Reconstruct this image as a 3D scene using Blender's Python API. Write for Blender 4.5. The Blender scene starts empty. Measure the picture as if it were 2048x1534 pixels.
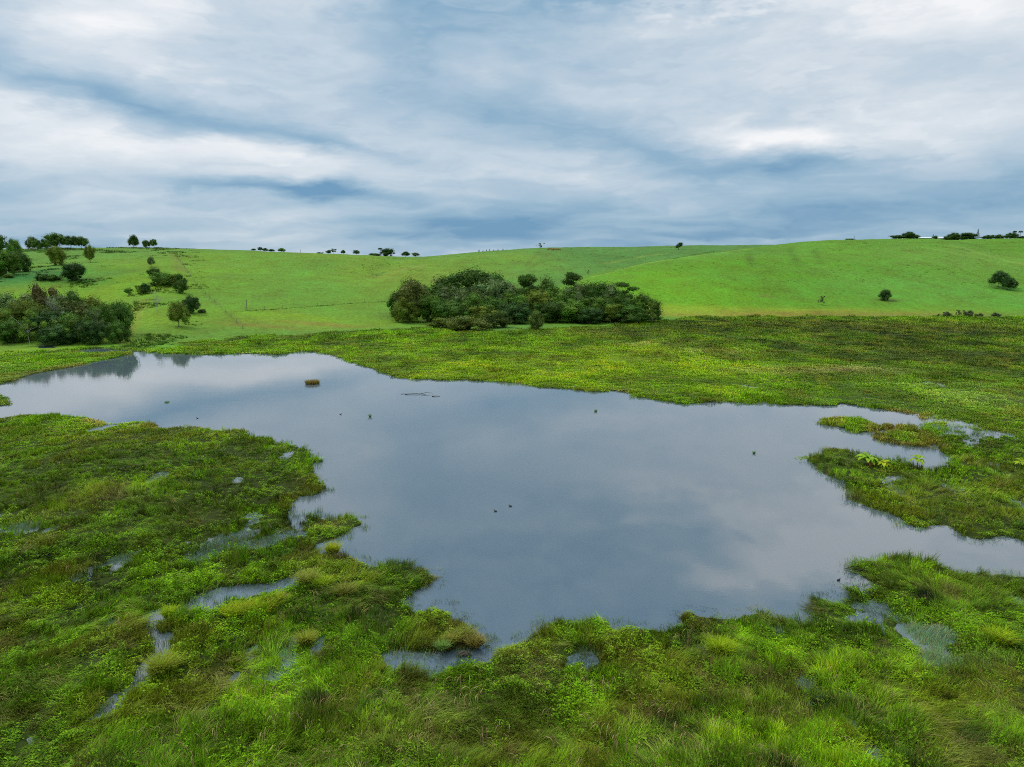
import bpy, math, random
import numpy as np
from mathutils import Vector, Matrix

# ------------------------------------------------------------------ camera
F, W, H = 1420.0, 2048.0, 1534.0
CAMH = 18.0
PITCH = math.radians(9.47)
sc = bpy.context.scene
col = sc.collection
cam_d = bpy.data.cameras.new('camera')
cam_d.sensor_width = 36.0
cam_d.lens = 36.0 * F / W
cam_d.clip_end = 20000
cam = bpy.data.objects.new('camera', cam_d)
cam.location = (0, 0, CAMH)
cam.rotation_euler = (math.pi / 2 - PITCH, 0, 0)
col.objects.link(cam)
sc.camera = cam
sc.view_settings.view_transform = 'Standard'
sc.view_settings.look = 'None'
sc.view_settings.gamma = 1.0
sc.view_settings.exposure = 0.0
sc.view_settings.use_curve_mapping = False
try:
    sc.cycles.adaptive_threshold = .02
    sc.cycles.use_denoising = False
    sc.cycles.filter_width = 1.0
    sc.cycles.max_bounces = 4
    sc.cycles.diffuse_bounces = 1
    sc.cycles.glossy_bounces = 2
    sc.cycles.transmission_bounces = 3
    sc.cycles.transparent_max_bounces = 6
except Exception:
    pass

CP, SP = math.cos(PITCH), math.sin(PITCH)


def ray(px, py):
    """direction of the sight line through a photo pixel, scaled so that y = 1"""
    a, b = (px - W / 2) / F, (H / 2 - py) / F
    y = CP + b * SP
    return a / y, (-SP + b * CP) / y


def at(px, py, z=0.0):
    rx, rz = ray(px, py)
    d = (z - CAMH) / rz
    return rx * d, d


def elev(py):
    return math.atan(ray(W / 2, py)[1])


# ------------------------------------------------------------------ node helper
class N:
    """small wrapper that lets node maths be written as expressions"""
    def __init__(s, nt, sock):
        s.nt, s.s = nt, sock

    def _op(s, op, *o):
        n = s.nt.nodes.new('ShaderNodeMath')
        n.operation = op
        for i, v in enumerate((s,) + o):
            if isinstance(v, N):
                s.nt.links.new(v.s, n.inputs[i])
            else:
                n.inputs[i].default_value = v
        return N(s.nt, n.outputs[0])

    def __add__(s, o): return s._op('ADD', o)
    def __sub__(s, o): return s._op('SUBTRACT', o)
    def __mul__(s, o): return s._op('MULTIPLY', o)
    def __truediv__(s, o): return s._op('DIVIDE', o)
    def f(s, op, *o): return s._op(op, *o)


def smooth_n(n, a, b):
    r = n.nt.nodes.new('ShaderNodeMapRange')
    r.interpolation_type = 'SMOOTHSTEP'
    n.nt.links.new(n.s, r.inputs[0])
    r.inputs[1].default_value, r.inputs[2].default_value = a, b
    return N(n.nt, r.outputs[0])


def noise_n(nt, vec, scale, detail=4, rough=.55, dist=0.0, dim='3D'):
    n = nt.nodes.new('ShaderNodeTexNoise')
    n.noise_dimensions = dim
    n.inputs['Scale'].default_value = scale
    n.inputs['Detail'].default_value = detail
    n.inputs['Roughness'].default_value = rough
    n.inputs['Distortion'].default_value = dist
    if vec is not None:
        nt.links.new(vec, n.inputs['Vector'])
    return n


def comb(nt, x, y, z):
    n = nt.nodes.new('ShaderNodeCombineXYZ')
    for i, v in enumerate((x, y, z)):
        if isinstance(v, N):
            nt.links.new(v.s, n.inputs[i])
        else:
            n.inputs[i].default_value = v
    return n.outputs[0]


def ramp_n(nt, fac, stops):
    n = nt.nodes.new('ShaderNodeValToRGB')
    e = n.color_ramp.elements
    while len(e) < len(stops):
        e.new(.5)
    for k, (p, c) in enumerate(stops):
        e[k].position = p
        e[k].color = tuple(c) + (1,)
    nt.links.new(fac.s if isinstance(fac, N) else fac, n.inputs[0])
    return n.outputs[0]


def mixc(nt, fac, a, b, mode='MIX'):
    n = nt.nodes.new('ShaderNodeMix')
    n.data_type = 'RGBA'
    n.blend_type = mode
    for k, v in ((0, fac), (6, a), (7, b)):
        if isinstance(v, N):
            v = v.s
        if isinstance(v, (int, float)):
            n.inputs[k].default_value = v
        elif isinstance(v, tuple):
            n.inputs[k].default_value = v + (1,)
        else:
            nt.links.new(v, n.inputs[k])
    return n.outputs[2]


# ------------------------------------------------------------------ world: overcast sky
SUN_EL, SUN_AZ = math.radians(52), math.radians(-62)   # azimuth from +Y, negative = left
world = bpy.data.worlds.new('World')
sc.world = world
world.use_nodes = True
nt = world.node_tree
nt.nodes.clear()
outw = nt.nodes.new('ShaderNodeOutputWorld')
bg = nt.nodes.new('ShaderNodeBackground')
bg.inputs[1].default_value = 0.1
nt.links.new(bg.outputs[0], outw.inputs[0])
sky = nt.nodes.new('ShaderNodeTexSky')
sky.sky_type = 'NISHITA'
sky.sun_disc = False
sky.sun_elevation = SUN_EL
sky.sun_rotation = SUN_AZ
tc = nt.nodes.new('ShaderNodeTexCoord')
sep = nt.nodes.new('ShaderNodeSeparateXYZ')
nt.links.new(tc.outputs['Generated'], sep.inputs[0])
dx, dy, dz = (N(nt, sep.outputs[i]) for i in range(3))
az = dx.f('ARCTAN2', dy)
el = dz.f('MAXIMUM', -0.05).f('ARCSINE')
# cloud deck seen in perspective: stretched streaks
den = dz.f('MAXIMUM', 0.0) + 0.16
cu, cv = dx / den, dy / den
wv = comb(nt, az * 3.0, el * 9.0, 0.37)
nw = noise_n(nt, wv, 1.0, 3, .55, 0, '2D')
sw = nt.nodes.new('ShaderNodeSeparateColor')
nt.links.new(nw.outputs['Color'], sw.inputs[0])
wv2 = comb(nt, az * 10.0, el * 34.0, 0.9)
nw2 = noise_n(nt, wv2, 1.0, 4, .6, 0, '2D')
sw2 = nt.nodes.new('ShaderNodeSeparateColor')
nt.links.new(nw2.outputs['Color'], sw2.inputs[0])
bend, curl = N(nt, sw.outputs[0]) - .5, N(nt, sw2.outputs[1]) - .5
deck = comb(nt, cu * 0.6 + cv * 0.25 + bend * .9 + curl * .35, cv * 0.95 - cu * .16 + bend * .5 - curl * .45, 0.0)
n1 = noise_n(nt, deck, 1.35, 4, .5, .0, '2D')
n3 = noise_n(nt, comb(nt, az * 5.0 + el * 3.0, el * 15.0 - az * 1.5, 0.0), 1.0, 6, .6, .0, '2D')
n2 = noise_n(nt, deck, 3.0, 3, .5, .0, '2D')
waz = az + (N(nt, sw.outputs[0]) - .5) * .16 + (N(nt, sw2.outputs[0]) - .5) * .09
wel = el + (N(nt, sw.outputs[1]) - .5) * .055 + (N(nt, sw2.outputs[1]) - .5) * .022
hi = smooth_n(el, .26, .42)
low = smooth_n(el, .02, .15) * -1.0 + 1.0
L = (N(nt, n1.outputs[0]) - .5) * (hi * 1.7 + .66) + (N(nt, n2.outputs[0]) - .5) * (hi * 1.2 + .3) + (N(nt, n3.outputs[0]) - .5) * .30 + .615 - low * .22
# cloud masses: centre (px), half widths (px), tilt (deg, down to the right), strength
CLOUDS = [
    (300, 245, 330, 24, 9, -.31), (40, 200, 200, 26, 8, -.16), (640, 300, 200, 12, 6, -.22),
    (440, 322, 260, 34, 3, .22), (640, 345, 160, 26, 0, .12),
    (655, 394, 110, 11, 2, -.55), (430, 388, 150, 9, 1, -.20),
    (190, 105, 120, 55, 20, .12), (320, 165, 110, 28, 22, .16), (60, 260, 120, 26, 4, .12),
    (760, 70, 230, 80, 0, -.12), (960, 228, 120, 40, 10, -.22),
    (1245, 80, 100, 40, -10, .22), (1760, 70, 260, 110, 0, .20), (1980, 120, 160, 90, 0, .08),
    (1240, 300, 170, 30, 12, -.34), (1540, 352, 120, 18, 8, -.38), (1440, 250, 60, 14, -12, .18),
    (1470, 292, 100, 17, 2, .42), (1580, 298, 50, 16, 8, .25),
    (1800, 425, 320, 46, 0, -.34), (1500, 472, 150, 9, 0, -.22), (1010, 450, 260, 40, 0, -.24),
    (1180, 365, 200, 26, 8, .14), (380, 452, 210, 18, 3, .12), (1620, 476, 120, 6, -2, .22), (1150, 484, 160, 5, 0, .14),
    (60, 420, 190, 40, 0, -.10), (850, 420, 140, 24, 6, -.14),
]
sph = comb(nt, waz, wel, 0.0)
for (px, py, wx, wy, tilt, amp) in CLOUDS:
    mpn = nt.nodes.new('ShaderNodeMapping')
    mpn.vector_type = 'TEXTURE'
    mpn.inputs['Location'].default_value = (math.atan(ray(px, py)[0]), elev(py), 0)
    mpn.inputs['Rotation'].default_value = (0, 0, math.radians(-tilt))
    mpn.inputs['Scale'].default_value = (wx * 2.7 / F, wy * 2.7 / F, 1)
    nt.links.new(sph, mpn.inputs['Vector'])
    gr = nt.nodes.new('ShaderNodeTexGradient')
    gr.gradient_type = 'QUADRATIC_SPHERE'
    nt.links.new(mpn.outputs[0], gr.inputs[0])
    L = N(nt, gr.outputs['Fac']).f('MULTIPLY_ADD', amp * 1.15, L)
cloud = ramp_n(nt, L, [(0.0, (.15, .32, .51)), (.28, (.30, .465, .615)), (.5, (.45, .58, .70)),
                       (.68, (.60, .69, .775)), (.86, (.79, .835, .88)), (1.0, (.94, .95, .965))])
# an overcast dome is brightest overhead
gain = smooth_n(el, .30, 1.25) * 1.1 + 1.0
cl10 = nt.nodes.new('ShaderNodeVectorMath')
cl10.operation = 'SCALE'
nt.links.new(cloud, cl10.inputs[0])
nt.links.new((gain * 10.0).s, cl10.inputs['Scale'])
skyc = mixc(nt, .94, sky.outputs[0], cl10.outputs[0])
nt.links.new(skyc, bg.inputs[0])
try:
    world.cycles.sampling_method = 'MANUAL'
    world.cycles.sample_map_resolution = 512
except Exception:
    pass

# ------------------------------------------------------------------ sun behind the cloud
sun_d = bpy.data.lights.new('sun', 'SUN')
sun_d.energy = 1.5
sun_d.angle = math.radians(12)
sun_d.color = (1.0, .96, .88)
sun = bpy.data.objects.new('sun', sun_d)
sdir = Vector((math.sin(SUN_AZ) * math.cos(SUN_EL), math.cos(SUN_AZ) * math.cos(SUN_EL), math.sin(SUN_EL)))
sun.rotation_euler = (-sdir).to_track_quat('-Z', 'Y').to_euler()
sun.location = sdir * 300
col.objects.link(sun)


# ------------------------------------------------------------------ numeric helpers
def _hash(ix, iy, seed):
    h = (ix.astype(np.int64) * 374761393 + iy.astype(np.int64) * 668265263 + seed * 1442695041) & 0xFFFFFFFF
    h = ((h ^ (h >> 13)) * 1274126177) & 0xFFFFFFFF
    h = h ^ (h >> 16)
    return (h & 0xFFFFFF) / float(0xFFFFFF)


def vn(x, y, seed=0):
    ix, iy = np.floor(x), np.floor(y)
    fx, fy = x - ix, y - iy
    fx, fy = fx * fx * (3 - 2 * fx), fy * fy * (3 - 2 * fy)
    a, b = _hash(ix, iy, seed), _hash(ix + 1, iy, seed)
    c, d = _hash(ix, iy + 1, seed), _hash(ix + 1, iy + 1, seed)
    return (a + (b - a) * fx) * (1 - fy) + (c + (d - c) * fx) * fy


def fbm(x, y, seed=0, o=4):
    s, a, t = 0, .5, 0
    for k in range(o):
        s = s + a * vn(x, y, seed + k * 17)
        t += a
        a *= .5
        x, y = x * 2.03 + 7.1, y * 2.03 + 3.7
    return s / t - .5


def sstep(a, b, x):
    t = np.clip((x - a) / (b - a), 0, 1)
    return t * t * (3 - 2 * t)


def poly_sd(poly, x, y):
    """signed distance to a closed polygon, positive inside"""
    P = np.array(poly, float)
    out = np.full(x.shape, -1e3)
    m = (x > P[:, 0].min() - 12) & (x < P[:, 0].max() + 12) & (y > P[:, 1].min() - 12) & (y < P[:, 1].max() + 12)
    X, Y = x[m], y[m]
    d2 = np.full(X.shape, 1e9)
    ins = np.zeros(X.shape, bool)
    for (x0, y0), (x1, y1) in zip(P, np.roll(P, -1, 0)):
        ex, ey = x1 - x0, y1 - y0
        t = np.clip(((X - x0) * ex + (Y - y0) * ey) / (ex * ex + ey * ey + 1e-9), 0, 1)
        d2 = np.minimum(d2, (X - x0 - t * ex) ** 2 + (Y - y0 - t * ey) ** 2)
        c = (y0 > Y) != (y1 > Y)
        ins ^= c & (X < x0 + (Y - y0) * ex / (ey if abs(ey) > 1e-9 else 1e-9))
    d = np.sqrt(d2)
    out[m] = np.where(ins, d, -d)
    return out


# ------------------------------------------------------------------ water outlines (read from the photo, placed on the ground)
def P(lst, z=0.0):
    return [at(p[0], p[1], p[2] if len(p) > 2 else z) for p in lst]


G = .3   # grass on the near banks hides this much of the water behind it
LAKE = P([(-330, 830), (-200, 790), (0, 770), (60, 750), (130, 737), (190, 723), (240, 714), (266, 708), (262, 703), (215, 707), (160, 706), (150, 700), (200, 697),
          (255, 701), (330, 707), (400, 710), (480, 707), (560, 709), (600, 703), (640, 703), (670, 712), (690, 719), (715, 729), (750, 739), (780, 749), (800, 756),
          (850, 759), (890, 761), (930, 759), (975, 763), (1040, 767), (1080, 776), (1130, 777), (1170, 782), (1205, 784), (1217, 780), (1250, 783), (1280, 794),
          (1320, 801), (1370, 810), (1400, 806), (1440, 804), (1500, 807), (1530, 801), (1548, 809), (1600, 810), (1660, 812), (1690, 808), (1730, 815), (1790, 823),
          (1830, 830), (1842, 846), (1838, 862), (1856, 888), (1868, 893), (1878, 905), (1905, 922), (1888, 930, G), (1850, 935, G), (1815, 924, G), (1800, 912, G), (1760, 914, G),
          (1720, 905, G), (1690, 897, G), (1660, 893, G), (1632, 904, G), (1624, 922, .3), (1628, 935), (1636, 947), (1660, 957), (1690, 962), (1697, 988), (1712, 1002), (1730, 1012),
          (1770, 1025), (1785, 1033), (1812, 1053), (1842, 1058), (1882, 1053), (1897, 1050), (1908, 1068), (1960, 1085), (1978, 1083), (1987, 1068), (2048, 1081), (2240, 1100), (2440, 1140),
          (2300, 1170, G), (2048, 1146, G), (1985, 1138, G), (1922, 1136, G), (1862, 1116, G), (1830, 1112, G), (1812, 1108, G), (1795, 1112, G), (1760, 1113, G), (1712, 1123, G), (1702, 1131, .3), (1718, 1150), (1745, 1168),
          (1732, 1172, .5), (1698, 1168, G), (1680, 1182, G), (1660, 1196, G), (1634, 1193, G), (1621, 1212, G), (1632, 1240, G), (1600, 1240, G), (1568, 1228, G), (1532, 1212, G), (1500, 1223, G), (1460, 1229, G),
          (1418, 1221, G), (1382, 1219, G), (1362, 1240, G), (1322, 1251, G), (1240, 1246, G), (1226, 1252, G), (1192, 1235, G), (1150, 1236, G), (1104, 1228, G), (1086, 1250, G), (1054, 1262, G),
          (1046, 1272, G), (1015, 1280, G), (990, 1302, G), (968, 1322, G), (930, 1322, .5), (862, 1338, G), (812, 1322, .5), (762, 1304, .3), (770, 1296, .1), (830, 1306), (900, 1302), (950, 1298), (968, 1290),
          (971, 1276, .2), (962, 1262, .4), (945, 1245, G), (915, 1222, G), (895, 1212, G), (868, 1206, G), (835, 1212, G), (806, 1196, G), (786, 1190, .4), (815, 1187), (858, 1174), (880, 1158), (881, 1142, .3), (852, 1127, G), (800, 1121, G),
          (766, 1120, G), (740, 1128, G), (712, 1114, G), (690, 1112, G), (668, 1108, G), (640, 1100, .3), (624, 1086), (604, 1060), (596, 1040, .3), (584, 1026, .3), (588, 1008), (602, 996), (630, 990), (650, 980), (656, 962, .4), (634, 948, .4), (624, 942),
          (630, 925, .2), (642, 916, .4), (620, 905, G), (606, 888, G), (585, 884, G), (560, 881, G), (500, 868, G), (486, 856, G), (455, 858, G), (420, 857, G), (390, 851, G), (340, 852, G), (300, 846, G), (280, 839, G), (220, 842, G), (180, 836, G),
          (150, 829, G), (100, 828, G), (60, 827, G), (0, 833, G), (-150, 838, G)])
POOLS = [P(q) for q in (
    [(632, 1144), (600, 1152), (560, 1160), (500, 1170), (440, 1180), (400, 1194), (372, 1210), (345, 1214), (300, 1216), (262, 1236), (285, 1252), (318, 1250), (352, 1236), (392, 1220), (432, 1216), (470, 1200), (520, 1188), (572, 1178), (616, 1164)],
    [(322, 1262), (308, 1290), (298, 1330), (262, 1372), (205, 1412), (165, 1436), (172, 1450), (218, 1436), (270, 1390), (302, 1356), (326, 1318), (334, 1270)],
    [(268, 1232), (300, 1236), (322, 1270), (300, 1276)],
    [(75, 690), (110, 688), (112, 697), (85, 697)],
    [(362, 1375), (380, 1372), (350, 1430), (338, 1440)],
    [(410, 1430), (430, 1425), (395, 1470), (385, 1478)],
    [(1400, 1298), (1418, 1300), (1412, 1330), (1396, 1322)],
)]
ISLETS = [P(q) for q in (
    [(604, 1035, .45), (618, 1022, .45), (640, 1030, .45), (662, 1040, .45), (690, 1026, .45), (702, 1040, .3), (690, 1060), (668, 1074), (640, 1083), (618, 1078), (610, 1062)],
    [(1648, 836), (1670, 833, .5), (1700, 833, .45), (1735, 836, .45), (1745, 846, .45), (1775, 843, .5), (1788, 852, .5), (1775, 860), (1745, 861), (1715, 864), (1690, 857), (1660, 851)],
    [(1756, 868), (1775, 858, .5), (1800, 848, .45), (1830, 850, .45), (1845, 864, .45), (1860, 884, .3), (1845, 894), (1815, 891), (1785, 886), (1760, 880)],
    [(-40, 805), (-30, 790), (0, 793), (12, 800), (8, 810), (-20, 815)],
)]
# shallow places where water glints between thin blades: px, py, half width, half height, strength
WET = [(425, 1088, 62, 22, .8), (540, 1090, 50, 14, .7), (40, 1058, 60, 12, .9), (590, 1066, 30, 26, .8), (1915, 857, 62, 22, 1.7), (1990, 870, 40, 14, .7), (1165, 1318, 44, 30, .9), (1640, 1392, 58, 34, 1),
       (1590, 1396, 30, 14, .8), (1735, 1510, 40, 26, .9), (1850, 1262, 44, 18, .85), (1720, 1240, 40, 10, .8), (1700, 1200, 40, 8, .4), (2036, 1205, 16, 14, 1.1), (1560, 1268, 16, 16, .8), (210, 858, 30, 6, .8),
       (330, 950, 18, 8, .8), (140, 1005, 12, 12, .8), (318, 995, 10, 8, .7), (480, 960, 16, 8, .8), (570, 915, 12, 10, .8), (250, 1068, 10, 20, .8), (268, 1110, 16, 14, .8), (180, 1200, 10, 20, .8), (130, 1150, 14, 14, .6),
       (215, 1255, 14, 30, .7), (60, 1290, 20, 14, .7), (10, 1315, 12, 16, .9), (40, 1500, 14, 30, .8), (580, 1300, 14, 26, .9), (440, 1260, 10, 30, .7), (640, 1290, 10, 20, .9), (750, 1435, 40, 16, .8), (720, 760, 10, 4, .4),
       (1810, 770, 26, 5, 1.0), (1870, 768, 26, 4, .8), (1790, 955, 22, 8, .7), (1800, 985, 20, 10, .6), (1900, 975, 24, 10, .8), (1990, 935, 18, 20, .9), (2030, 1005, 14, 16, .8), (1760, 905, 10, 6, .3), (1940, 940, 14, 8, .8),
       (1850, 1330, 16, 10, .8), (1780, 1350, 16, 20, .6), (1700, 1460, 16, 20, .8), (1480, 1380, 26, 20, .5), (560, 1310, 10, 10, .6), (380, 1330, 10, 40, .5), (310, 1490, 30, 14, .5), (160, 1440, 30, 16, .5), (1460, 1350, 14, 8, .4)]
WETW = []
for (px, py, wx, wy, s) in WET:
    x, y = at(px, py)
    k = y / F / CP
    y2 = at(px, py - wy)[1]
    WETW.append((x, y, wx * k, max(.35, y2 - y), s))


def water_sd(x, y):
    """metres into open water (positive) or onto the bank (negative)"""
    sd = poly_sd(LAKE, x, y)
    for q in POOLS:
        sd = np.maximum(sd, poly_sd(q, x, y))
    for q in ISLETS:
        sd = np.minimum(sd, -poly_sd(q, x, y) - .45)
    near = np.exp(-np.abs(sd) / 4)
    return sd + near * (fbm(x / 2.3, y / 2.3, 5, 4) * 1.5 + fbm(x / .6, y / .8, 9, 2) * .5)


def wet_at(x, y):
    w = np.zeros(x.shape)
    for (a, b, wx, wy, s) in WETW:
        q = ((x - a) / wx) ** 2 + ((y - b) / wy) ** 2
        w = np.maximum(w, s * np.exp(-q * .7))
    n = fbm(x / 3.1, y / 5.0, 31, 4)
    n2_ = fbm(x / .9, y / 1.3, 33, 3)
    return w * .68 * (1 + n * 1.4 + n2_ * 2.6) + sstep(.16, .32, n) * .5 * (1 + n2_ * 3) * sstep(70, 45, np.abs(y - 50))


def tab(u, t):
    return np.interp(u, [p[0] for p in t], [p[1] for p in t])


def el_z(py_arr, d):
    ang = np.arctan((py_arr - H / 2) / F) + PITCH
    return CAMH - d * np.tan(ang)


SKY_A = [(-900, 498), (0, 501), (200, 497), (350, 498), (500, 502), (640, 508), (750, 513), (850, 514), (950, 505), (1050, 499), (1100, 497), (1350, 494), (1500, 491), (1700, 492), (2600, 492)]
CRE_A = [(-900, 430), (0, 440), (350, 470), (640, 540), (850, 640), (1050, 640), (1350, 660), (2600, 700)]
BAS_A = [(-900, 150), (0, 158), (300, 160), (500, 180), (800, 215), (950, 290), (1300, 320), (2600, 330)]
SKY_B = [(1000, 640), (1100, 590), (1180, 556), (1290, 527), (1400, 510), (1500, 496), (1600, 487), (1700, 482), (1800, 480), (1950, 480), (2048, 480), (2600, 476)]
CRE_B = [(1000, 300), (1180, 345), (1290, 385), (1400, 430), (1600, 500), (1800, 545), (2048, 560), (2600, 580)]
BAS_B = [(1000, 240), (1300, 250), (1500, 257), (2048, 257), (2600, 255)]


def hill(u, y, skyt, cret, bast, pw):
    c, b = tab(u, cret), tab(u, bast)
    hz = np.maximum(el_z(tab(u, skyt), c), 0)
    t = np.clip((y - b) / (c - b), 0, 1)
    s = np.sin(t ** pw * math.pi / 2)
    back = np.clip((y - c) / 420, 0, 1)
    return hz * s * (1 - .55 * back * back * (3 - 2 * back)), 4 * t * (1 - t)


EDGE = [(u_, at(W / 2, v_)[1]) for u_, v_ in [(-900, 712), (0, 706), (120, 700), (250, 700), (330, 694), (480, 672), (600, 668), (700, 662), (800, 657), (950, 664), (1100, 660), (1300, 646), (1400, 634), (1600, 634), (2048, 635), (2600, 636)]]


def dry(x, y):
    """metres past the edge where swamp growth gives way to pasture"""
    u = np.clip(W / 2 + F * x / (np.maximum(y, 1) * CP), -900, 2600)
    return y - tab(u, EDGE) + fbm(x / 11, y / 11, 91, 3) * 16


def land(x, y):
    """height of pasture and hills above the marsh"""
    ys = np.maximum(y, 1.0)
    u = np.clip(W / 2 + F * x / (ys * CP), -900, 2600)
    a, ta = hill(u, y, SKY_A, CRE_A, BAS_A, 1.18)
    b, tb = hill(u, y, SKY_B, CRE_B, BAS_B, 1.12)
    mid = np.where(a > b, ta, tb)
    k = 1.6
    m = np.maximum(a, b)
    z = m + k * np.log(np.exp((a - m) / k) + np.exp((b - m) / k)) - k * math.log(2) * np.exp(-m / 3)
    up = sstep(1, 10, z)
    # gully in the saddle and soft swells on the slopes
    gl = np.exp(-((u - (770 + (y - 420) * .35)) / 26) ** 2) * sstep(330, 400, y) * sstep(640, 520, y)
    g2 = np.exp(-((u - (2010 - (y - 420) * 1.0)) / 40) ** 2) * sstep(360, 430, y) * sstep(560, 500, y)
    return np.maximum(z, 0) + up * (fbm(x / 70, y / 70, 3, 3) * 6.0 * mid + fbm(x / 9, y / 9, 13, 3) * .7 - gl * 2.6 - g2 * 2.2)


def ground(x, y, sd=None):
    x, y = np.asarray(x, float), np.asarray(y, float)
    if sd is None:
        sd = water_sd(x, y)
    la = land(x, y)
    marsh = .16 + fbm(x / 5, y / 5, 21, 4) * .3 - np.clip(wet_at(x, y), 0, 1.2) * .42 * sstep(1.2, .2, la)
    marsh = marsh * (1 - sstep(-.35, .35, sd)) - .7 * sstep(-.35, .9, sd)
    return marsh + la * sstep(2, -2, sd)


def hit(px, py):
    """where a sight line of the photo meets the ground"""
    rx, rz = ray(px, py)
    d = np.concatenate([np.arange(20, 300, .5), np.arange(300, 900, 1.0)])
    g = land(rx * d, d)
    below = CAMH + rz * d <= g
    i = int(np.argmax(below)) if below.any() else len(d) - 1
    return rx * d[i], float(d[i]), float(g[i])


# ------------------------------------------------------------------ object helpers
def tag(o, label=None, cat=None, group=None, kind=None):
    if label: o['label'] = label
    if cat: o['category'] = cat
    if group: o['group'] = group
    if kind: o['kind'] = kind
    return o


def mesh_np(name, v, f, mat=None, smooth=False):
    me = bpy.data.meshes.new(name)
    me.from_pydata(v.tolist() if hasattr(v, 'tolist') else v, [], f.tolist() if hasattr(f, 'tolist') else f)
    if mat: me.materials.append(mat)
    if smooth: me.polygons.foreach_set('use_smooth', [True] * len(me.polygons))
    return me


def face_attr(me, name, vals):
    a = me.attributes.new(name, 'FLOAT', 'FACE')
    a.data.foreach_set('value', np.asarray(vals, np.float32))


def obj(name, me, parent=None, loc=(0, 0, 0)):
    o = bpy.data.objects.new(name, me)
    col.objects.link(o)
    o.parent = parent
    o.location = loc
    return o


class MB:
    def __init__(s):
        s.v, s.f = [], []

    def tube(s, pts, rad, n=6):
        b0 = len(s.v)
        pts = [Vector(p) for p in pts]
        for i, (p, r) in enumerate(zip(pts, rad)):
            d = (pts[min(i + 1, len(pts) - 1)] - pts[max(i - 1, 0)]).normalized()
            a = d.orthogonal().normalized()
            b = d.cross(a)
            for k in range(n):
                t = 2 * math.pi * k / n
                s.v.append(tuple(p + (a * math.cos(t) + b * math.sin(t)) * r))
        for i in range(len(pts) - 1):
            for k in range(n):
                q, w = b0 + i * n, (k + 1) % n
                s.f.append((q + k, q + w, q + n + w, q + n + k))
        s.f.append(tuple(b0 + k for k in range(n))[::-1])
        s.f.append(tuple(b0 + (len(pts) - 1) * n + k for k in range(n)))
        return s

    def box(s, c, d):
        b0 = len(s.v)
        for x in (-.5, .5):
            for y in (-.5, .5):
                for z in (-.5, .5):
                    s.v.append((c[0] + x * d[0], c[1] + y * d[1], c[2] + z * d[2]))
        for q in ((0, 1, 3, 2), (4, 6, 7, 5), (0, 4, 5, 1), (2, 3, 7, 6), (0, 2, 6, 4), (1, 5, 7, 3)):
            s.f.append(tuple(b0 + i for i in q))
        return s

    def mesh(s, name, mat, smooth=False):
        return mesh_np(name, s.v, s.f, mat, smooth)


# ------------------------------------------------------------------ materials
def new_mat(name):
    m = bpy.data.materials.new(name)
    m.use_nodes = True
    m.node_tree.nodes.clear()
    o = m.node_tree.nodes.new('ShaderNodeOutputMaterial')
    return m, m.node_tree, o


def principled(nt, rough=.7, spec=.25):
    b = nt.nodes.new('ShaderNodeBsdfPrincipled')
    b.inputs['Roughness'].default_value = rough
    b.inputs['Specular IOR Level'].default_value = spec
    return b


def setc(nt, sock, v):
    if isinstance(v, tuple): sock.default_value = v + (1,)
    else: nt.links.new(v, sock)


def attr_n(nt, name, kind='GEOMETRY'):
    a = nt.nodes.new('ShaderNodeAttribute')
    a.attribute_name = name
    a.attribute_type = kind
    return a


def leafy(name, colour_from, tr=.2, dead=.93, deadc=(.30, .21, .07), rough=.55, spread=.7):
    """blade / leaf surface: tint per plant, tone per blade, some light passing through"""
    m, t, o = new_mat(name)
    if colour_from == 'INSTANCER':
        tint = attr_n(t, 'tint', 'INSTANCER').outputs['Color']
    else:
        tint = t.nodes.new('ShaderNodeObjectInfo').outputs['Color']
    bt = N(t, attr_n(t, 'tone').outputs['Fac'])
    vm = t.nodes.new('ShaderNodeVectorMath')
    vm.operation = 'SCALE'
    t.links.new(tint, vm.inputs[0])
    t.links.new((bt * spread + (1 - spread / 2)).s, vm.inputs['Scale'])
    c = vm.outputs[0]
    hs = t.nodes.new('ShaderNodeHueSaturation')
    t.links.new(c, hs.inputs['Color'])
    t.links.new(((bt * 7.31).f('FRACT') * .05 + .475).s, hs.inputs['Hue'])
    c = hs.outputs[0]
    if dead < 1:
        c = mixc(t, bt.f('GREATER_THAN', dead), c, deadc)
    b = principled(t, rough, .06)
    setc(t, b.inputs['Base Color'], c)
    tl = t.nodes.new('ShaderNodeBsdfTranslucent')
    t.links.new(c, tl.inputs[0])
    mx = t.nodes.new('ShaderNodeMixShader')
    mx.inputs[0].default_value = tr
    t.links.new(b.outputs[0], mx.inputs[1])
    t.links.new(tl.outputs[0], mx.inputs[2])
    t.links.new(mx.outputs[0], o.inputs[0])
    return m


def plain(name, c, rough=.8, scale=6., vary=.35, bump=.2):
    m, t, o = new_mat(name)
    tc = t.nodes.new('ShaderNodeTexCoord')
    n = noise_n(t, tc.outputs['Object'], scale, 5)
    c2 = mixc(t, n.outputs[0], tuple(v * (1 - vary) for v in c), tuple(min(1, v * (1 + vary)) for v in c))
    b = principled(t, rough, .3)
    setc(t, b.inputs['Base Color'], c2)
    bp = t.nodes.new('ShaderNodeBump')
    bp.inputs['Strength'].default_value = bump
    t.links.new(n.outputs[0], bp.inputs['Height'])
    t.links.new(bp.outputs[0], b.inputs['Normal'])
    t.links.new(b.outputs[0], o.inputs[0])
    return m


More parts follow.
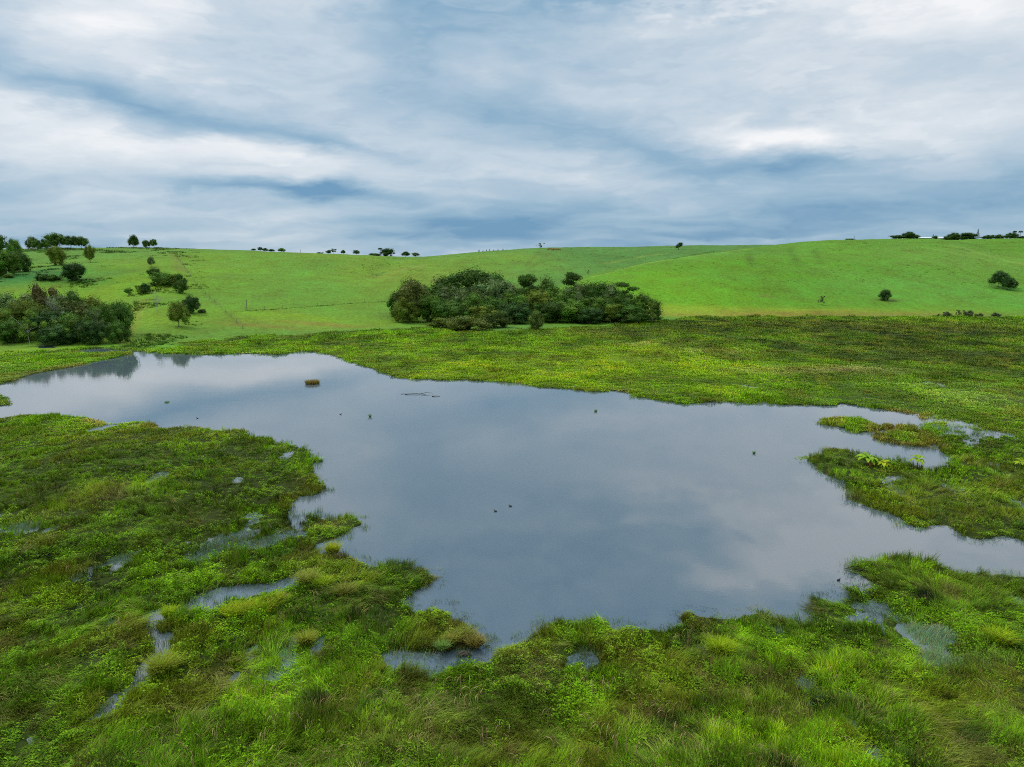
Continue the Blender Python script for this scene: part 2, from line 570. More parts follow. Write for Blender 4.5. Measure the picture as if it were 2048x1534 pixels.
M = {}
M['blade'] = leafy('grass_blade', 'INSTANCER', .16, spread=1.15)
M['herb'] = leafy('herb_leaf', 'INSTANCER', .18, 2)
M['straw'] = leafy('reed_straw', 'INSTANCER', .25, 2)
M['tussock'] = leafy('tussock_blade', 'OBJECT', .3, .97)
M['leaf'] = leafy('tree_leaf', 'OBJECT', .12, 2, rough=.5, spread=1.0)
M['bigleaf'] = leafy('broad_leaf', 'OBJECT', .35, 2, spread=.4)
M['bark'] = plain('bark', (.13, .105, .08), .9)
M['palebark'] = plain('pale_bark', (.42, .39, .34), .85)
M['post'] = plain('weathered_post', (.20, .17, .13), .9)
M['wire'] = plain('fence_wire', (.22, .22, .21), .5)
M['roof'] = plain('painted_iron_roof', (.72, .74, .75), .5, 3, .1)
M['wall'] = plain('shed_wall', (.35, .33, .30), .8, 3, .2)
M['duck'] = plain('duck_plumage', (.035, .03, .028), .6)
M['cow'] = plain('cattle_hide', (.30, .10, .04), .8)
M['wood'] = plain('wet_wood', (.07, .055, .04), .6)
M['deadleaf'] = plain('dead_leaf', (.45, .17, .05), .8)

# ground: colour comes from an attribute painted per field, with fine mottling
m, t, o = new_mat('meadow_ground')
tc_ = t.nodes.new('ShaderNodeTexCoord')
ga = attr_n(t, 'field').outputs['Color']
mp = t.nodes.new('ShaderNodeMapping')
mp.inputs['Scale'].default_value = (1, .55, 1)
t.links.new(tc_.outputs['Object'], mp.inputs[0])
na = noise_n(t, mp.outputs[0], .9, 6, .65)
nb = noise_n(t, mp.outputs[0], .11, 5, .6)
nc = noise_n(t, mp.outputs[0], .022, 4, .55)
mot = N(t, na.outputs[0]) * .95 + N(t, nb.outputs[0]) * .75 + N(t, nc.outputs[0]) * .4
vm = t.nodes.new('ShaderNodeVectorMath')
vm.operation = 'SCALE'
t.links.new(ga, vm.inputs[0])
t.links.new((mot * 1.25 - .26).s, vm.inputs['Scale'])
hs = t.nodes.new('ShaderNodeHueSaturation')
t.links.new(vm.outputs[0], hs.inputs['Color'])
t.links.new((N(t, nb.outputs[0]) * .07 + .465).s, hs.inputs['Hue'])
b = principled(t, .9, .1)
t.links.new(hs.outputs[0], b.inputs['Base Color'])
bp = t.nodes.new('ShaderNodeBump')
bp.inputs['Strength'].default_value = .8
bp.inputs['Distance'].default_value = .5
t.links.new(na.outputs[0], bp.inputs['Height'])
t.links.new(bp.outputs[0], b.inputs['Normal'])
t.links.new(b.outputs[0], o.inputs[0])
M['ground'] = m

# water: still, a little turbid, wind lanes of finer ripple
m, t, o = new_mat('lake_water')
tc_ = t.nodes.new('ShaderNodeTexCoord')
mp = t.nodes.new('ShaderNodeMapping')
mp.inputs['Scale'].default_value = (.5, 1, 1)
mp.inputs['Rotation'].default_value = (0, 0, .15)
t.links.new(tc_.outputs['Object'], mp.inputs[0])
lane = noise_n(t, mp.outputs[0], .035, 4, .6, 1.0)
rip = noise_n(t, mp.outputs[0], 5.0, 3, .6)
swl = noise_n(t, mp.outputs[0], .6, 3, .5)
lf = smooth_n(N(t, lane.outputs[0]), .42, .62)
b = principled(t, .06, .5)
b.inputs['IOR'].default_value = 2.0
b.inputs['Base Color'].default_value = (.094, .123, .140, 1)
t.links.new((lf * .04 + .012).s, b.inputs['Roughness'])
hgt = N(t, rip.outputs[0]) * (lf * .6 + .4) * .02 + N(t, swl.outputs[0]) * .03
bp = t.nodes.new('ShaderNodeBump')
bp.inputs['Strength'].default_value = .055
bp.inputs['Distance'].default_value = 1.0
t.links.new(hgt.s, bp.inputs['Height'])
t.links.new(bp.outputs[0], b.inputs['Normal'])
t.links.new(b.outputs[0], o.inputs[0])
M['water'] = m

# ------------------------------------------------------------------ field colours (base colour, linear)
C_DARK, C_OLIVE, C_MID = (.085, .145, .004), (.165, .232, .005), (.128, .255, .004)
C_BRIGHT, C_YEL, C_LIME = (.215, .365, .006), (.36, .43, .012), (.285, .43, .006)
C_TAN, C_BROWN, C_BLUE = (.36, .26, .09), (.15, .10, .03), (.19, .31, .15)


def paint(base, x, y, blobs):
    c = np.array(base, float)
    if c.ndim == 1:
        c = np.repeat(c[None], len(x), 0)
    dim = .84 if blobs is PASTURE else 1.0
    for (px, py, wx, wy, colr, a) in blobs:
        colr = tuple(v * dim for v in colr) if dim == 1.0 or colr[0] > colr[1] else (colr[0] * .76, colr[1] * .86, colr[2] * .84)
        X, Y, _ = hit(px, py)
        k = Y / F
        Y1, Y0 = hit(px, py - wy)[1], hit(px, py + wy)[1]
        sy = max(.6, (Y1 - Y0) / 2)
        q = ((x - X) / (wx * k)) ** 2 + ((y - Y) / sy) ** 2
        w = a * np.exp(-q * .8)
        w = np.clip(w * (1 + 1.6 * fbm(x / (wx * k * .35), y / (sy * .35), 77, 3)), 0, 1)[:, None]
        c = c * (1 - w) + np.array(colr) * w
    return c


HILL_G, HILL_Y, HILL_D = (.150, .285, .022), (.215, .315, .014), (.105, .215, .014)


def hill_base(x, y):
    """the far slopes are a cooler green than the spur in front of them"""
    u = np.clip(W / 2 + F * x / (np.maximum(y, 1) * CP), -900, 2600)
    fr = sstep(-2, 1, hill(u, y, SKY_B, CRE_B, BAS_B, 1.12)[0] - hill(u, y, SKY_A, CRE_A, BAS_A, 1.18)[0]) * sstep(1000, 1150, u)
    fr = (fr * sstep(620, 540, y))[:, None]
    cool = sstep(900, 1200, u)[:, None]  # far slope also darkened here as painted fold shading behind the spur
    return (np.array((.096, .205, .026)) * (1 - cool) + np.array((.086, .192, .034)) * cool) * (1 - fr) + np.array((.103, .224, .015)) * fr


PASTURE = [(560, 560, 260, 45, (.135, .29, .030), .8), (650, 520, 260, 14, (.19, .27, .016), .7), (620, 640, 180, 14, HILL_Y, .8), (640, 650, 90, 4, (.24, .17, .03), .7), (520, 653, 80, 4, (.25, .16, .03), .6),
           (200, 560, 180, 60, (.20, .31, .012), .8), (250, 640, 120, 22, HILL_Y, .8), (300, 525, 60, 12, (.16, .24, .015), .5), (100, 548, 110, 12, (.06, .17, .025), .9), (20, 556, 60, 12, (.05, .16, .03), .9), (112, 536, 28, 6, (.06, .17, .03), .8),
           (170, 562, 40, 6, (.06, .16, .02), .7), (820, 545, 90, 16, (.26, .33, .03), .7), (1000, 520, 120, 16, (.20, .28, .02), .6), (1260, 530, 150, 12, (.15, .29, .04), .6), (1300, 560, 130, 26, (.16, .30, .008), .8),
           (1400, 590, 200, 26, (.16, .32, .010), .8), (1560, 540, 160, 30, (.13, .255, .008), .8), (1750, 570, 220, 30, (.14, .30, .035), .7), (1950, 520, 140, 24, (.19, .29, .04), .6), (1980, 590, 120, 24, (.14, .31, .035), .7),
           (1330, 512, 190, 8, (.10, .20, .035), .7), (1240, 530, 90, 8, (.105, .205, .03), .6), (1500, 622, 300, 6, (.26, .34, .015), .8), (1550, 631, 280, 4, (.30, .19, .035), .95), (1850, 632, 120, 4, (.22, .20, .03), .7), (1780, 601, 20, 2, (.10, .06, .025), .9), (1530, 593, 14, 2, (.2, .12, .04), .7),  # first two: dark cool patches, fold shade painted behind the spur crest
           (1380, 625, 80, 8, (.27, .34, .02), .7), (300, 695, 160, 6, (.17, .35, .03), .9), (60, 705, 90, 10, (.24, .32, .012), .7), (110, 715, 100, 6, (.26, .22, .05), .6)]
MARSHC = [(1050, 740, 300, 30, C_LIME, .75), (1300, 715, 150, 24, C_LIME, .7), (760, 700, 200, 16, C_BRIGHT, .7), (1000, 672, 260, 12, C_MID, .6), (1240, 668, 130, 10, (.12, .13, .015), .7), (1700, 672, 380, 30, (.060, .108, .005), 1.0),
          (1500, 650, 260, 12, (.06, .10, .005), .9), (1900, 715, 240, 28, (.07, .11, .008), .9), (1850, 655, 200, 8, (.15, .13, .03), .5), (1430, 705, 60, 6, (.33, .36, .06), .7), (1300, 690, 60, 4, (.30, .33, .07), .6), (1690, 742, 90, 6, (.36, .32, .10), .8),
          (1560, 745, 90, 6, (.28, .26, .06), .6), (1950, 800, 180, 36, (.19, .29, .035), .85), (1750, 790, 130, 16, C_MID, .5), (1330, 785, 220, 12, C_BRIGHT, .8), (1180, 770, 80, 8, C_BRIGHT, .8), (1600, 780, 160, 14, C_MID, .6), (2000, 850, 120, 16, C_BRIGHT, .5),
          (880, 750, 90, 8, C_BRIGHT, .7), (1920, 1000, 110, 40, (.165, .20, .02), .7), (1700, 910, 60, 12, C_BRIGHT, .7), (1740, 1005, 40, 14, C_LIME, .8), (1830, 1040, 60, 14, C_BRIGHT, .8), (1940, 1070, 40, 10, C_BRIGHT, .8), (1850, 900, 70, 14, C_MID, .5),
          (300, 870, 260, 30, C_OLIVE, .7), (560, 930, 80, 40, C_MID, .6), (610, 960, 40, 16, C_BRIGHT, .7), (120, 1000, 160, 60, C_OLIVE, .6), (500, 1000, 120, 40, C_OLIVE, .5), (530, 1120, 130, 26, (.09, .20, .008), .8), (470, 1160, 100, 14, C_BRIGHT, .7),
          (230, 1000, 60, 10, (.24, .28, .05), .6), (60, 1040, 80, 10, (.24, .28, .05), .6), (880, 1240, 70, 30, C_BRIGHT, .9), (930, 1270, 40, 16, (.32, .28, .06), .9), (690, 1130, 60, 20, (.24, .25, .04), .7), (820, 1150, 60, 20, C_MID, .8), (868, 1150, 14, 16, C_TAN, .6),
          (650, 1060, 40, 12, (.27, .26, .04), .8), (640, 1035, 40, 10, C_BRIGHT, .8), (620, 1240, 120, 40, C_MID, .6), (400, 1420, 200, 60, C_OLIVE, .5), (1000, 1420, 200, 60, C_DARK, .4), (900, 1490, 260, 40, (.19, .18, .035), .6), (700, 1480, 120, 40, C_OLIVE, .4),
          (1350, 1430, 200, 60, C_BRIGHT, .7), (1100, 1290, 60, 30, C_BRIGHT, .5), (1450, 1290, 120, 40, C_MID, .7), (1650, 1330, 150, 40, C_BRIGHT, .6), (1250, 1280, 80, 26, C_BRIGHT, .6), (1450, 1490, 200, 40, C_BRIGHT, .7), (1850, 1180, 120, 30, C_BRIGHT, .7), (1780, 1130, 60, 12, C_BRIGHT, .6),
          (1900, 1400, 180, 60, C_OLIVE, .8), (1960, 1330, 90, 30, (.20, .25, .05), .5), (1700, 1480, 200, 40, C_MID, .5), (1390, 1250, 30, 22, C_DARK, .8), (1120, 1250, 30, 16, C_DARK, .6), (100, 1470, 120, 60, C_MID, .5), (60, 1200, 120, 60, C_OLIVE, .6), (200, 1330, 100, 40, (.12, .19, .015), .6)]

# ------------------------------------------------------------------ ground sheet
ys = [6.0]
while ys[-1] < 720:
    ys.append(ys[-1] * 1.0105 if ys[-1] > 24 else ys[-1] * 1.05)
while ys[-1] < 6000:
    ys.append(ys[-1] * 1.12)
ys = np.array(ys)
sl = np.concatenate([np.linspace(-4, -1.15, 12)[:-1], np.linspace(-1.15, 1.15, 520), np.linspace(1.15, 4, 12)[1:]])
gx = (sl[None, :] * ys[:, None]).ravel()
gy = np.repeat(ys, len(sl))
sd = water_sd(gx, gy)
gz = ground(gx, gy, sd)
nr, ncn = len(ys), len(sl)
ii = (np.arange(nr - 1)[:, None] * ncn + np.arange(ncn - 1)[None, :]).ravel()
faces = np.stack([ii, ii + 1, ii + ncn + 1, ii + ncn], 1)
gme = mesh_np('ground', np.stack([gx, gy, gz], 1), faces, M['ground'], True)
la = land(gx, gy)
hc = paint(hill_base(gx, gy), gx, gy, PASTURE)
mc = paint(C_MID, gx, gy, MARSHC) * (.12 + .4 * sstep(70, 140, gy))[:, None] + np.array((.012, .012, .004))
STRIPES = [([(1082, 502), (1062, 520), (1050, 534)], 1.0, (.10, .12, .022), .5), ([(1100, 504), (1085, 520), (1068, 532), (1058, 538)], 1.0, (.10, .12, .022), .5), ([(868, 552), (872, 558), (866, 566)], 1.0, (.2, .14, .04), .6),
           ([(350, 508), (362, 528), (372, 548)], 1.0, (.16, .15, .03), .5), ([(342, 508), (350, 525), (356, 545)], .9, (.17, .17, .03), .6), ([(375, 552), (420, 600), (452, 626), (490, 662)], .6, (.10, .15, .02), .5),
           ([(1496, 503), (1502, 530)], 1.8, (.075, .15, .010), .7), ([(1578, 497), (1592, 522), (1600, 534)], 1.8, (.075, .15, .010), .7), ([(1628, 500), (1640, 528)], 1.8, (.075, .15, .010), .6),
           ([(1182, 555), (1240, 540), (1290, 528), (1400, 511), (1500, 498)], 2.4, (.20, .31, .03), .8), ([(1210, 528), (1280, 514), (1330, 507)], 2.0, (.22, .29, .04), .5), ([(850, 530), (780, 548), (750, 556)], 1.6, (.24, .28, .05), .6),  # first: highlight painted along the spur crest, over paler short grass
           ([(755, 552), (770, 545)], 1.6, (.06, .10, .02), .7), ([(1900, 490), (1960, 508), (2048, 530)], 2.0, (.20, .28, .05), .5), ([(250, 690), (262, 660), (280, 620), (290, 600)], 1.6, (.21, .22, .03), .5), ([(1940, 505), (1920, 498)], 2.5, (.07, .14, .02), .5)]
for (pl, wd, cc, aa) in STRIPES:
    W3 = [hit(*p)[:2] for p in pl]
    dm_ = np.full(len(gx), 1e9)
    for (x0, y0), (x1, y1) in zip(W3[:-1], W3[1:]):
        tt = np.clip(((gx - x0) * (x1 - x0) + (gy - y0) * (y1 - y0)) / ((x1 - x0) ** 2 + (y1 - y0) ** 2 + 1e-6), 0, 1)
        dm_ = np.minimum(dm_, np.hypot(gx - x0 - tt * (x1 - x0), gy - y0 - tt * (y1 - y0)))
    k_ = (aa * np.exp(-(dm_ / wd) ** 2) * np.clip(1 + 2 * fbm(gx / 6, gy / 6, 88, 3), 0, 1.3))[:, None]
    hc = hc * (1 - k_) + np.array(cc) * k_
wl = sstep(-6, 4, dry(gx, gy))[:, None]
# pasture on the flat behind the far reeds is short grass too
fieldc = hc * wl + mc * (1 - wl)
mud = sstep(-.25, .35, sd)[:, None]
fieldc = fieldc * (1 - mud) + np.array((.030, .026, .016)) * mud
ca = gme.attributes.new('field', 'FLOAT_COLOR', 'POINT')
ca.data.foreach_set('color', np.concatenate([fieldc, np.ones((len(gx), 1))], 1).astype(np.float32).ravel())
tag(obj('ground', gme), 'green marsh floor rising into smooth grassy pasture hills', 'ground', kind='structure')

wv_ = [(-420, 4, 0), (420, 4, 0), (420, 330, 0), (-420, 330, 0)]
tag(obj('water', mesh_np('water', wv_, [(0, 1, 2, 3)], M['water'])), 'still grey-blue lake reflecting the overcast sky', 'lake', kind='structure')


# ------------------------------------------------------------------ grass tufts
def tuft(seed, n, rad, lmin, lmax, wid, lean, fan, droop, arch=.5, mat='blade', segs=3, straw=0.0):
    """a clump of tapering bent blades; lean is along +X, fan spreads the directions"""
    r = random.Random(seed)
    v, f, tone = [], [], []
    for _ in range(n):
        q, a = rad * math.sqrt(r.random()), r.uniform(0, 2 * math.pi)
        bx, by = q * math.cos(a), q * math.sin(a)
        L_ = r.uniform(lmin, lmax)
        if r.random() < .25: L_ *= .65
        ang = r.gauss(0, fan)
        hx, hy = math.cos(ang), math.sin(ang)
        le = lean * r.uniform(.6, 1.3)
        dr = droop * r.uniform(.6, 1.3)
        tn = r.random()
        w = wid * r.uniform(.7, 1.3)
        tw = r.uniform(-.6, .6)
        px, py = -hy * math.cos(tw) , hx * math.cos(tw)
        b0 = len(v)
        for k in range(segs + 1):
            t = k / segs
            ho = L_ * (le * t + arch * le * t * t)
            up = L_ * (t - dr * t * t)
            ww = w * (1 - t) ** .7 if k < segs else 0
            cx, cy = bx + hx * ho, by + hy * ho
            if k < segs:
                v += [(cx - px * ww, cy - py * ww, up), (cx + px * ww, cy + py * ww, up + math.sin(tw) * ww)]
            else:
                v.append((cx, cy, up))
        for k in range(segs - 1):
            q0 = b0 + 2 * k
            f.append((q0, q0 + 1, q0 + 3, q0 + 2))
            tone.append(tn)
        q0 = b0 + 2 * (segs - 1)
        f.append((q0, q0 + 1, q0 + 2))
        tone.append(tn)
    me = mesh_np('grass_tuft', v, f, M[mat])
    face_attr(me, 'tone', tone)
    return me


def herb(seed, n, rad, hgt, size):
    """low leafy plant: many small pointed leaves on a mound"""
    r = random.Random(seed)
    v, f, tone = [], [], []
    for _ in range(n):
        q, a = rad * math.sqrt(r.random()), r.uniform(0, 2 * math.pi)
        z = hgt * (1 - (q / rad) ** 2) * r.uniform(.45, 1.1) + .03
        c = Vector((q * math.cos(a), q * math.sin(a), z))
        d = Vector((math.cos(a) + r.gauss(0, .8), math.sin(a) + r.gauss(0, .8), r.uniform(-.2, .9))).normalized()
        s = d.cross(Vector((r.gauss(0, .5), r.gauss(0, .5), 1))).normalized()
        l_ = size * r.uniform(.7, 1.5)
        w = l_ * .24
        b0 = len(v)
        v += [tuple(c), tuple(c + d * l_ * .45 + s * w), tuple(c + d * l_ - Vector((0, 0, .15 * l_))), tuple(c + d * l_ * .45 - s * w)]
        f.append((b0, b0 + 1, b0 + 2, b0 + 3))
        tone.append(r.random())
    me = mesh_np('herb_clump', v, f, M['herb'])
    face_attr(me, 'tone', tone)
    return me


def reed(seed, n):
    """sparse tall stems with drooping straw tips"""
    r = random.Random(seed)
    v, f, tone = [], [], []
    for _ in range(n):
        bx, by = r.gauss(0, .22), r.gauss(0, .22)
        a = r.uniform(0, 2 * math.pi)
        hx, hy = math.cos(a), math.sin(a)
        L_ = r.uniform(.9, 1.55)
        w = .011
        pts = [(bx, by, 0), (bx + hx * .05, by + hy * .05, L_ * .55), (bx + hx * .14, by + hy * .14, L_ * .9), (bx + hx * .32, by + hy * .32, L_), (bx + hx * .5, by + hy * .5, L_ * .93), (bx + hx * .6, by + hy * .6, L_ * .8)]
        ws = [w, w, w * .9, w * 1.3, w * 1.5, w * .2]
        b0 = len(v)
        for p, q in zip(pts, ws):
            v += [(p[0] - hy * q, p[1] + hx * q, p[2]), (p[0] + hy * q, p[1] - hx * q, p[2] + q * .6)]
        tn = r.random()
        for k in range(len(pts) - 1):
            f.append((b0 + 2 * k, b0 + 2 * k + 1, b0 + 2 * k + 3, b0 + 2 * k + 2))
            tone.append(tn)
    me = mesh_np('reed_stem', v, f, M['straw'])
    face_attr(me, 'tone', tone)
    return me


KIT, kit_ix = bpy.data.collections.new('grass_kit'), {}


def kit(kind, me):
    o = bpy.data.objects.new('kit_%03d' % len(KIT.objects), me)
    kit_ix.setdefault(kind, []).append(len(KIT.objects))
    KIT.objects.link(o)


for s in range(4): kit('swept', tuft(10 + s, 30, .16, .34, .64, .010, .6, .55, .52))
for s in range(3): kit('erect', tuft(20 + s, 26, .12, .22, .46, .010, .28, 1.5, .16))
for s in range(3): kit('soft', tuft(30 + s, 28, .16, .22, .44, .012, .5, 1.3, .42))
for s in range(4): kit('herb', herb(40 + s, 50, .22, .26, .09))
for s in range(3): kit('thin', tuft(50 + s, 26, .30, .22, .42, .010, .3, .6, .2))
for s in range(2): kit('reed', reed(60 + s, 3))
for s in range(4): kit('far', tuft(70 + s, 32, .42, .30, .6, .045, .35, 1.6, .25, segs=2))
for s in range(3): kit('farherb', herb(80 + s, 90, .5, .42, .13))
for s in range(3): kit('flat', tuft(90 + s, 28, .2, .4, .75, .011, .95, .3, .82))

GN = bpy.data.node_groups.new('scatter_plants', 'GeometryNodeTree')
GN.interface.new_socket('Geometry', in_out='INPUT', socket_type='NodeSocketGeometry')
GN.interface.new_socket('Geometry', in_out='OUTPUT', socket_type='NodeSocketGeometry')
gi, go = GN.nodes.new('NodeGroupInput'), GN.nodes.new('NodeGroupOutput')
ip = GN.nodes.new('GeometryNodeInstanceOnPoints')
ci = GN.nodes.new('GeometryNodeCollectionInfo')
ci.inputs['Collection'].default_value = KIT
ci.inputs['Separate Children'].default_value = True
ci.inputs['Reset Children'].default_value = True
ip.inputs['Pick Instance'].default_value = True


def named(nm, ty):
    n = GN.nodes.new('GeometryNodeInputNamedAttribute')
    n.data_type = ty
    n.inputs['Name'].default_value = nm
    return n.outputs['Attribute']


GN.links.new(gi.outputs[0], ip.inputs['Points'])
GN.links.new(ci.outputs[0], ip.inputs['Instance'])
GN.links.new(named('pick', 'INT'), ip.inputs['Instance Index'])
GN.links.new(named('turn', 'FLOAT_VECTOR'), ip.inputs['Rotation'])
GN.links.new(named('size', 'FLOAT_VECTOR'), ip.inputs['Scale'])
GN.links.new(ip.outputs[0], go.inputs[0])


def scatter(name, label, cat, x, y, z, pick, yaw, size, tint, tilt=None):
    n = len(x)
    me = bpy.data.meshes.new(name)
    me.vertices.add(n)
    me.vertices.foreach_set('co', np.stack([x, y, z], 1).astype(np.float32).ravel())
    a = me.attributes.new('pick', 'INT', 'POINT')
    a.data.foreach_set('value', pick.astype(np.int32))
    a = me.attributes.new('turn', 'FLOAT_VECTOR', 'POINT')
    tl = np.zeros((n, 2)) if tilt is None else tilt
    a.data.foreach_set('vector', np.concatenate([tl, yaw[:, None]], 1).astype(np.float32).ravel())
    a = me.attributes.new('size', 'FLOAT_VECTOR', 'POINT')
    a.data.foreach_set('vector', size.astype(np.float32).ravel())
    a = me.attributes.new('tint', 'FLOAT_COLOR', 'POINT')
    a.data.foreach_set('color', np.concatenate([tint, np.ones((n, 1))], 1).astype(np.float32).ravel())
    o = obj(name, me)
    md = o.modifiers.new('plants', 'NODES')
    md.node_group = GN
    return tag(o, label, cat, kind='stuff')


rng = np.random.default_rng(4)


def cover(y0, y1, k, smin, half=.86, pad=5):
    """jittered points over the visible ground, spacing growing with distance"""
    xs, yy, sp = [], [], []
    y = y0
    while y < y1:
        s = max(smin, k * y)
        hw = half * y + pad
        n = int(2 * hw / s)
        xs.append(np.linspace(-hw, hw, n) + rng.uniform(-.6, .6, n) * s)
        yy.append(np.full(n, y) + rng.uniform(-.6, .6, n) * s)
        sp.append(np.full(n, s))
        y += s
    return np.concatenate(xs), np.concatenate(yy), np.concatenate(sp)


def choose(kinds, probs, n):
    """pick kit indices: probs is (n, len(kinds))"""
    pr = np.clip(probs, 0, None)
    cs = np.cumsum(pr / pr.sum(1, keepdims=True), 1)
    c = (rng.random(n)[:, None] > cs).sum(1).clip(0, len(kinds) - 1)
    ix = np.zeros(n, int)
    for j, kd in enumerate(kinds):
        mm = c == j
        ix[mm] = rng.choice(kit_ix[kd], mm.sum())
    return c, ix


x, y, s = cover(19, 300, .0056, .12)
sd = water_sd(x, y)
la = land(x, y)
dr_ = dry(x, y)
stray = rng.random(len(x)) < .22
keep = (sd < np.where(stray, .75, .1)) & (dr_ < rng.uniform(-3, 3, len(x)))
x, y, s, sd, la = (q[keep] for q in (x, y, s, sd, la))
wet = np.clip(wet_at(x, y), 0, 1.2)
z = ground(x, y, sd)
n = len(x)
near = sstep(85, 55, y)
patch1, patch2, patch3 = fbm(x / 4.2, y / 4.2, 41, 3), fbm(x / 2.6, y / 2.6, 42, 3), fbm(x / 1.2, y / 1.2, 43, 2)
flow = 2.2 * math.pi * fbm(x / 9, y / 9, 44, 2) * 1.6 + .35
isfar = (rng.random(n) > near) & ((sd < .1) | (y > 75))
kinds = ['swept', 'erect', 'soft', 'herb', 'thin', 'reed', 'flat', 'far', 'farherb']
pr = np.zeros((n, 9))
pr[:, 0] = .14 + sstep(.04, .15, patch1) * 1.3
pr[:, 1] = .35 + sstep(.02, .14, -patch1) * 1.1
pr[:, 2] = .7
pr[:, 3] = .10 + sstep(.02, .14, patch2) * 1.1
pr[:, 6] = sstep(.10, .2, -patch2) * .35
# standing straw at the bottom of the picture
sx, sy = at(860, 1470)
straw = np.exp(-(((x - sx) / 7.5) ** 2 + ((y - sy) / 4.5) ** 2))
pr[:, 5] = straw * .05 + .0006
wetm = sstep(.32, .7, wet)
pr *= (1 - wetm)[:, None]
pr[:, 4] = wetm * 1.5
pr[sd > .1] = 0
pr[sd > .1, 4] = 1
pr[isfar] = 0
pr[isfar, 7] = 1.0
pr[isfar, 8] = (.08 + sstep(.05, .14, patch2) * .5)[isfar]
ch, pick = choose(kinds, pr, n)
tint = paint(C_MID, x, y, MARSHC)
# low banks carry tan and rusty growth along the far shore and round the islets
bank = sstep(-1.6 - y * .012, -.1, sd)
rust = bank * sstep(-.05, .2, fbm(x / 7, y / 7, 51, 3)) * sstep(45, 70, y) * .8
tint = tint * (1 - rust[:, None]) + np.array((.24, .16, .035)) * rust[:, None]
# patchy species colour, with painted shade for near hollows
p4, p5 = fbm(x / 6, y / 9, 61, 3), fbm(x / 1.6, y / 1.9, 62, 2)
tint *= (1.04 + .34 * (1 - near))[:, None] * (1 + p4 * 1.5)[:, None] * (1 + p5 * 2.1 * (.35 + .65 * near))[:, None] * (1 + rng.uniform(-.5, .5, n) * (.22 + .78 * near))[:, None]
yl = sstep(.05, .2, fbm(x / 3.3, y / 4, 63, 3))[:, None] * .6
tint = tint * (1 - yl) + np.array((.26, .275, .02)) * yl
dk_ = sstep(.06, .22, fbm(x / 5.5, y / 6.5, 67, 4))[:, None] * .75 * near[:, None]  # dark green patches painted in as shading between near tufts
tint = tint * (1 - dk_) + np.array((.075, .115, .006)) * dk_
br = sstep(.16, .26, fbm(x / 2.2, y / 2.6, 64, 3))[:, None] * .6 * near[:, None]
tint = tint * (1 - br) + np.array((.15, .12, .03)) * br
tint[ch == 3] = tint[ch == 3] * .5 + np.array((.19, .37, .012)) * .55
tint[ch == 4] = tint[ch == 4] * .35 + np.array(C_BLUE) * .8  # bluish tint stands in for sky reflected on the blades
ws5 = ch == 5
tint[ch == 5] = np.array((.42, .31, .13)) * rng.uniform(.6, 1.2, ((ch == 5).sum(), 1))
tint[ch == 6] = tint[ch == 6] * .6 + np.array((.30, .29, .07)) * .4
lump = fbm(x / 4.5, y / 8, 68, 4) * (1 - near)
tint *= (1 + lump * 1.5)[:, None]
tint = np.clip(tint, .008, .6)
hollow = sstep(.0, .16, fbm(x / .9, y / 1.1, 66, 3)) * .9 * near
drop = (rng.random(n) < hollow * .5) & (ch != 4)
hs_ = np.where(isfar, np.clip(s * .85, .5, 1.1), 1.0) * (1 + patch3 * 2.2) * rng.uniform(.7, 1.25, n) * (1 + p4 * .9) * (1 + fbm(x / 4.5, y / 8, 69, 3) * 1.6 * (1 - near))
hs_ = np.where(ch != 4, hs_ * (1 - .55 * hollow) * (1 + .25 * near), hs_)
hs_ = np.where((y > 52) & (y < 100) & (x > 0), hs_ * (1 + .5 * sstep(-4, -.5, sd)), hs_)
ws_ = np.where(isfar, s * 1.9, 1.0) * rng.uniform(.85, 1.25, n)
hs_[ws5] = rng.uniform(.5, .8, ws5.sum())
ws_[ws5] = .7
size = np.stack([ws_, ws_, hs_], 1)
yaw = flow + rng.normal(0, .35, n)
yaw = np.where(ch >= 7, rng.uniform(0, 6.28, n), yaw)
z = np.maximum(z - .04, np.where(ch == 4, -.07, -.22))
ok = ~drop


def part_of(mask, name, label, cat):
    q = mask & ok
    if q.any():
        scatter(name, label, cat, x[q], y[q], z[q], pick[q], yaw[q], size[q], tint[q])


leftside = (x < -2.2 + (y - 34) * -.02)
part_of((ch == 5), 'straw_reeds', 'dry straw-coloured reed stems with drooping tips in the nearest grass', 'reeds')
part_of((ch == 4), 'wetland_sedge', 'thin sedge blades tinted blue-green as sky sheen, standing in the shallow water', 'sedge')
rest = (ch != 5) & (ch != 4)
part_of(rest & (y < 38), 'foreground_grass', 'long windswept green marsh grass along the near edge of the lake', 'grass')
part_of(rest & (y >= 38) & (y < 115) & (x < 0), 'marsh_grass', 'tangled olive-green marsh grass bordering the lake on its western side', 'grass')
part_of(rest & (y >= 38) & (y < 88) & (x >= 0), 'bank_grass', 'lush tussocky grass on the eastern spits and islets of the lake', 'grass')
part_of(rest & (((y >= 88) & (x >= 0)) | ((y >= 115) & (x < 0))), 'wetland_grass', 'broad belt of swamp grass between the far shore and the hills', 'grass')

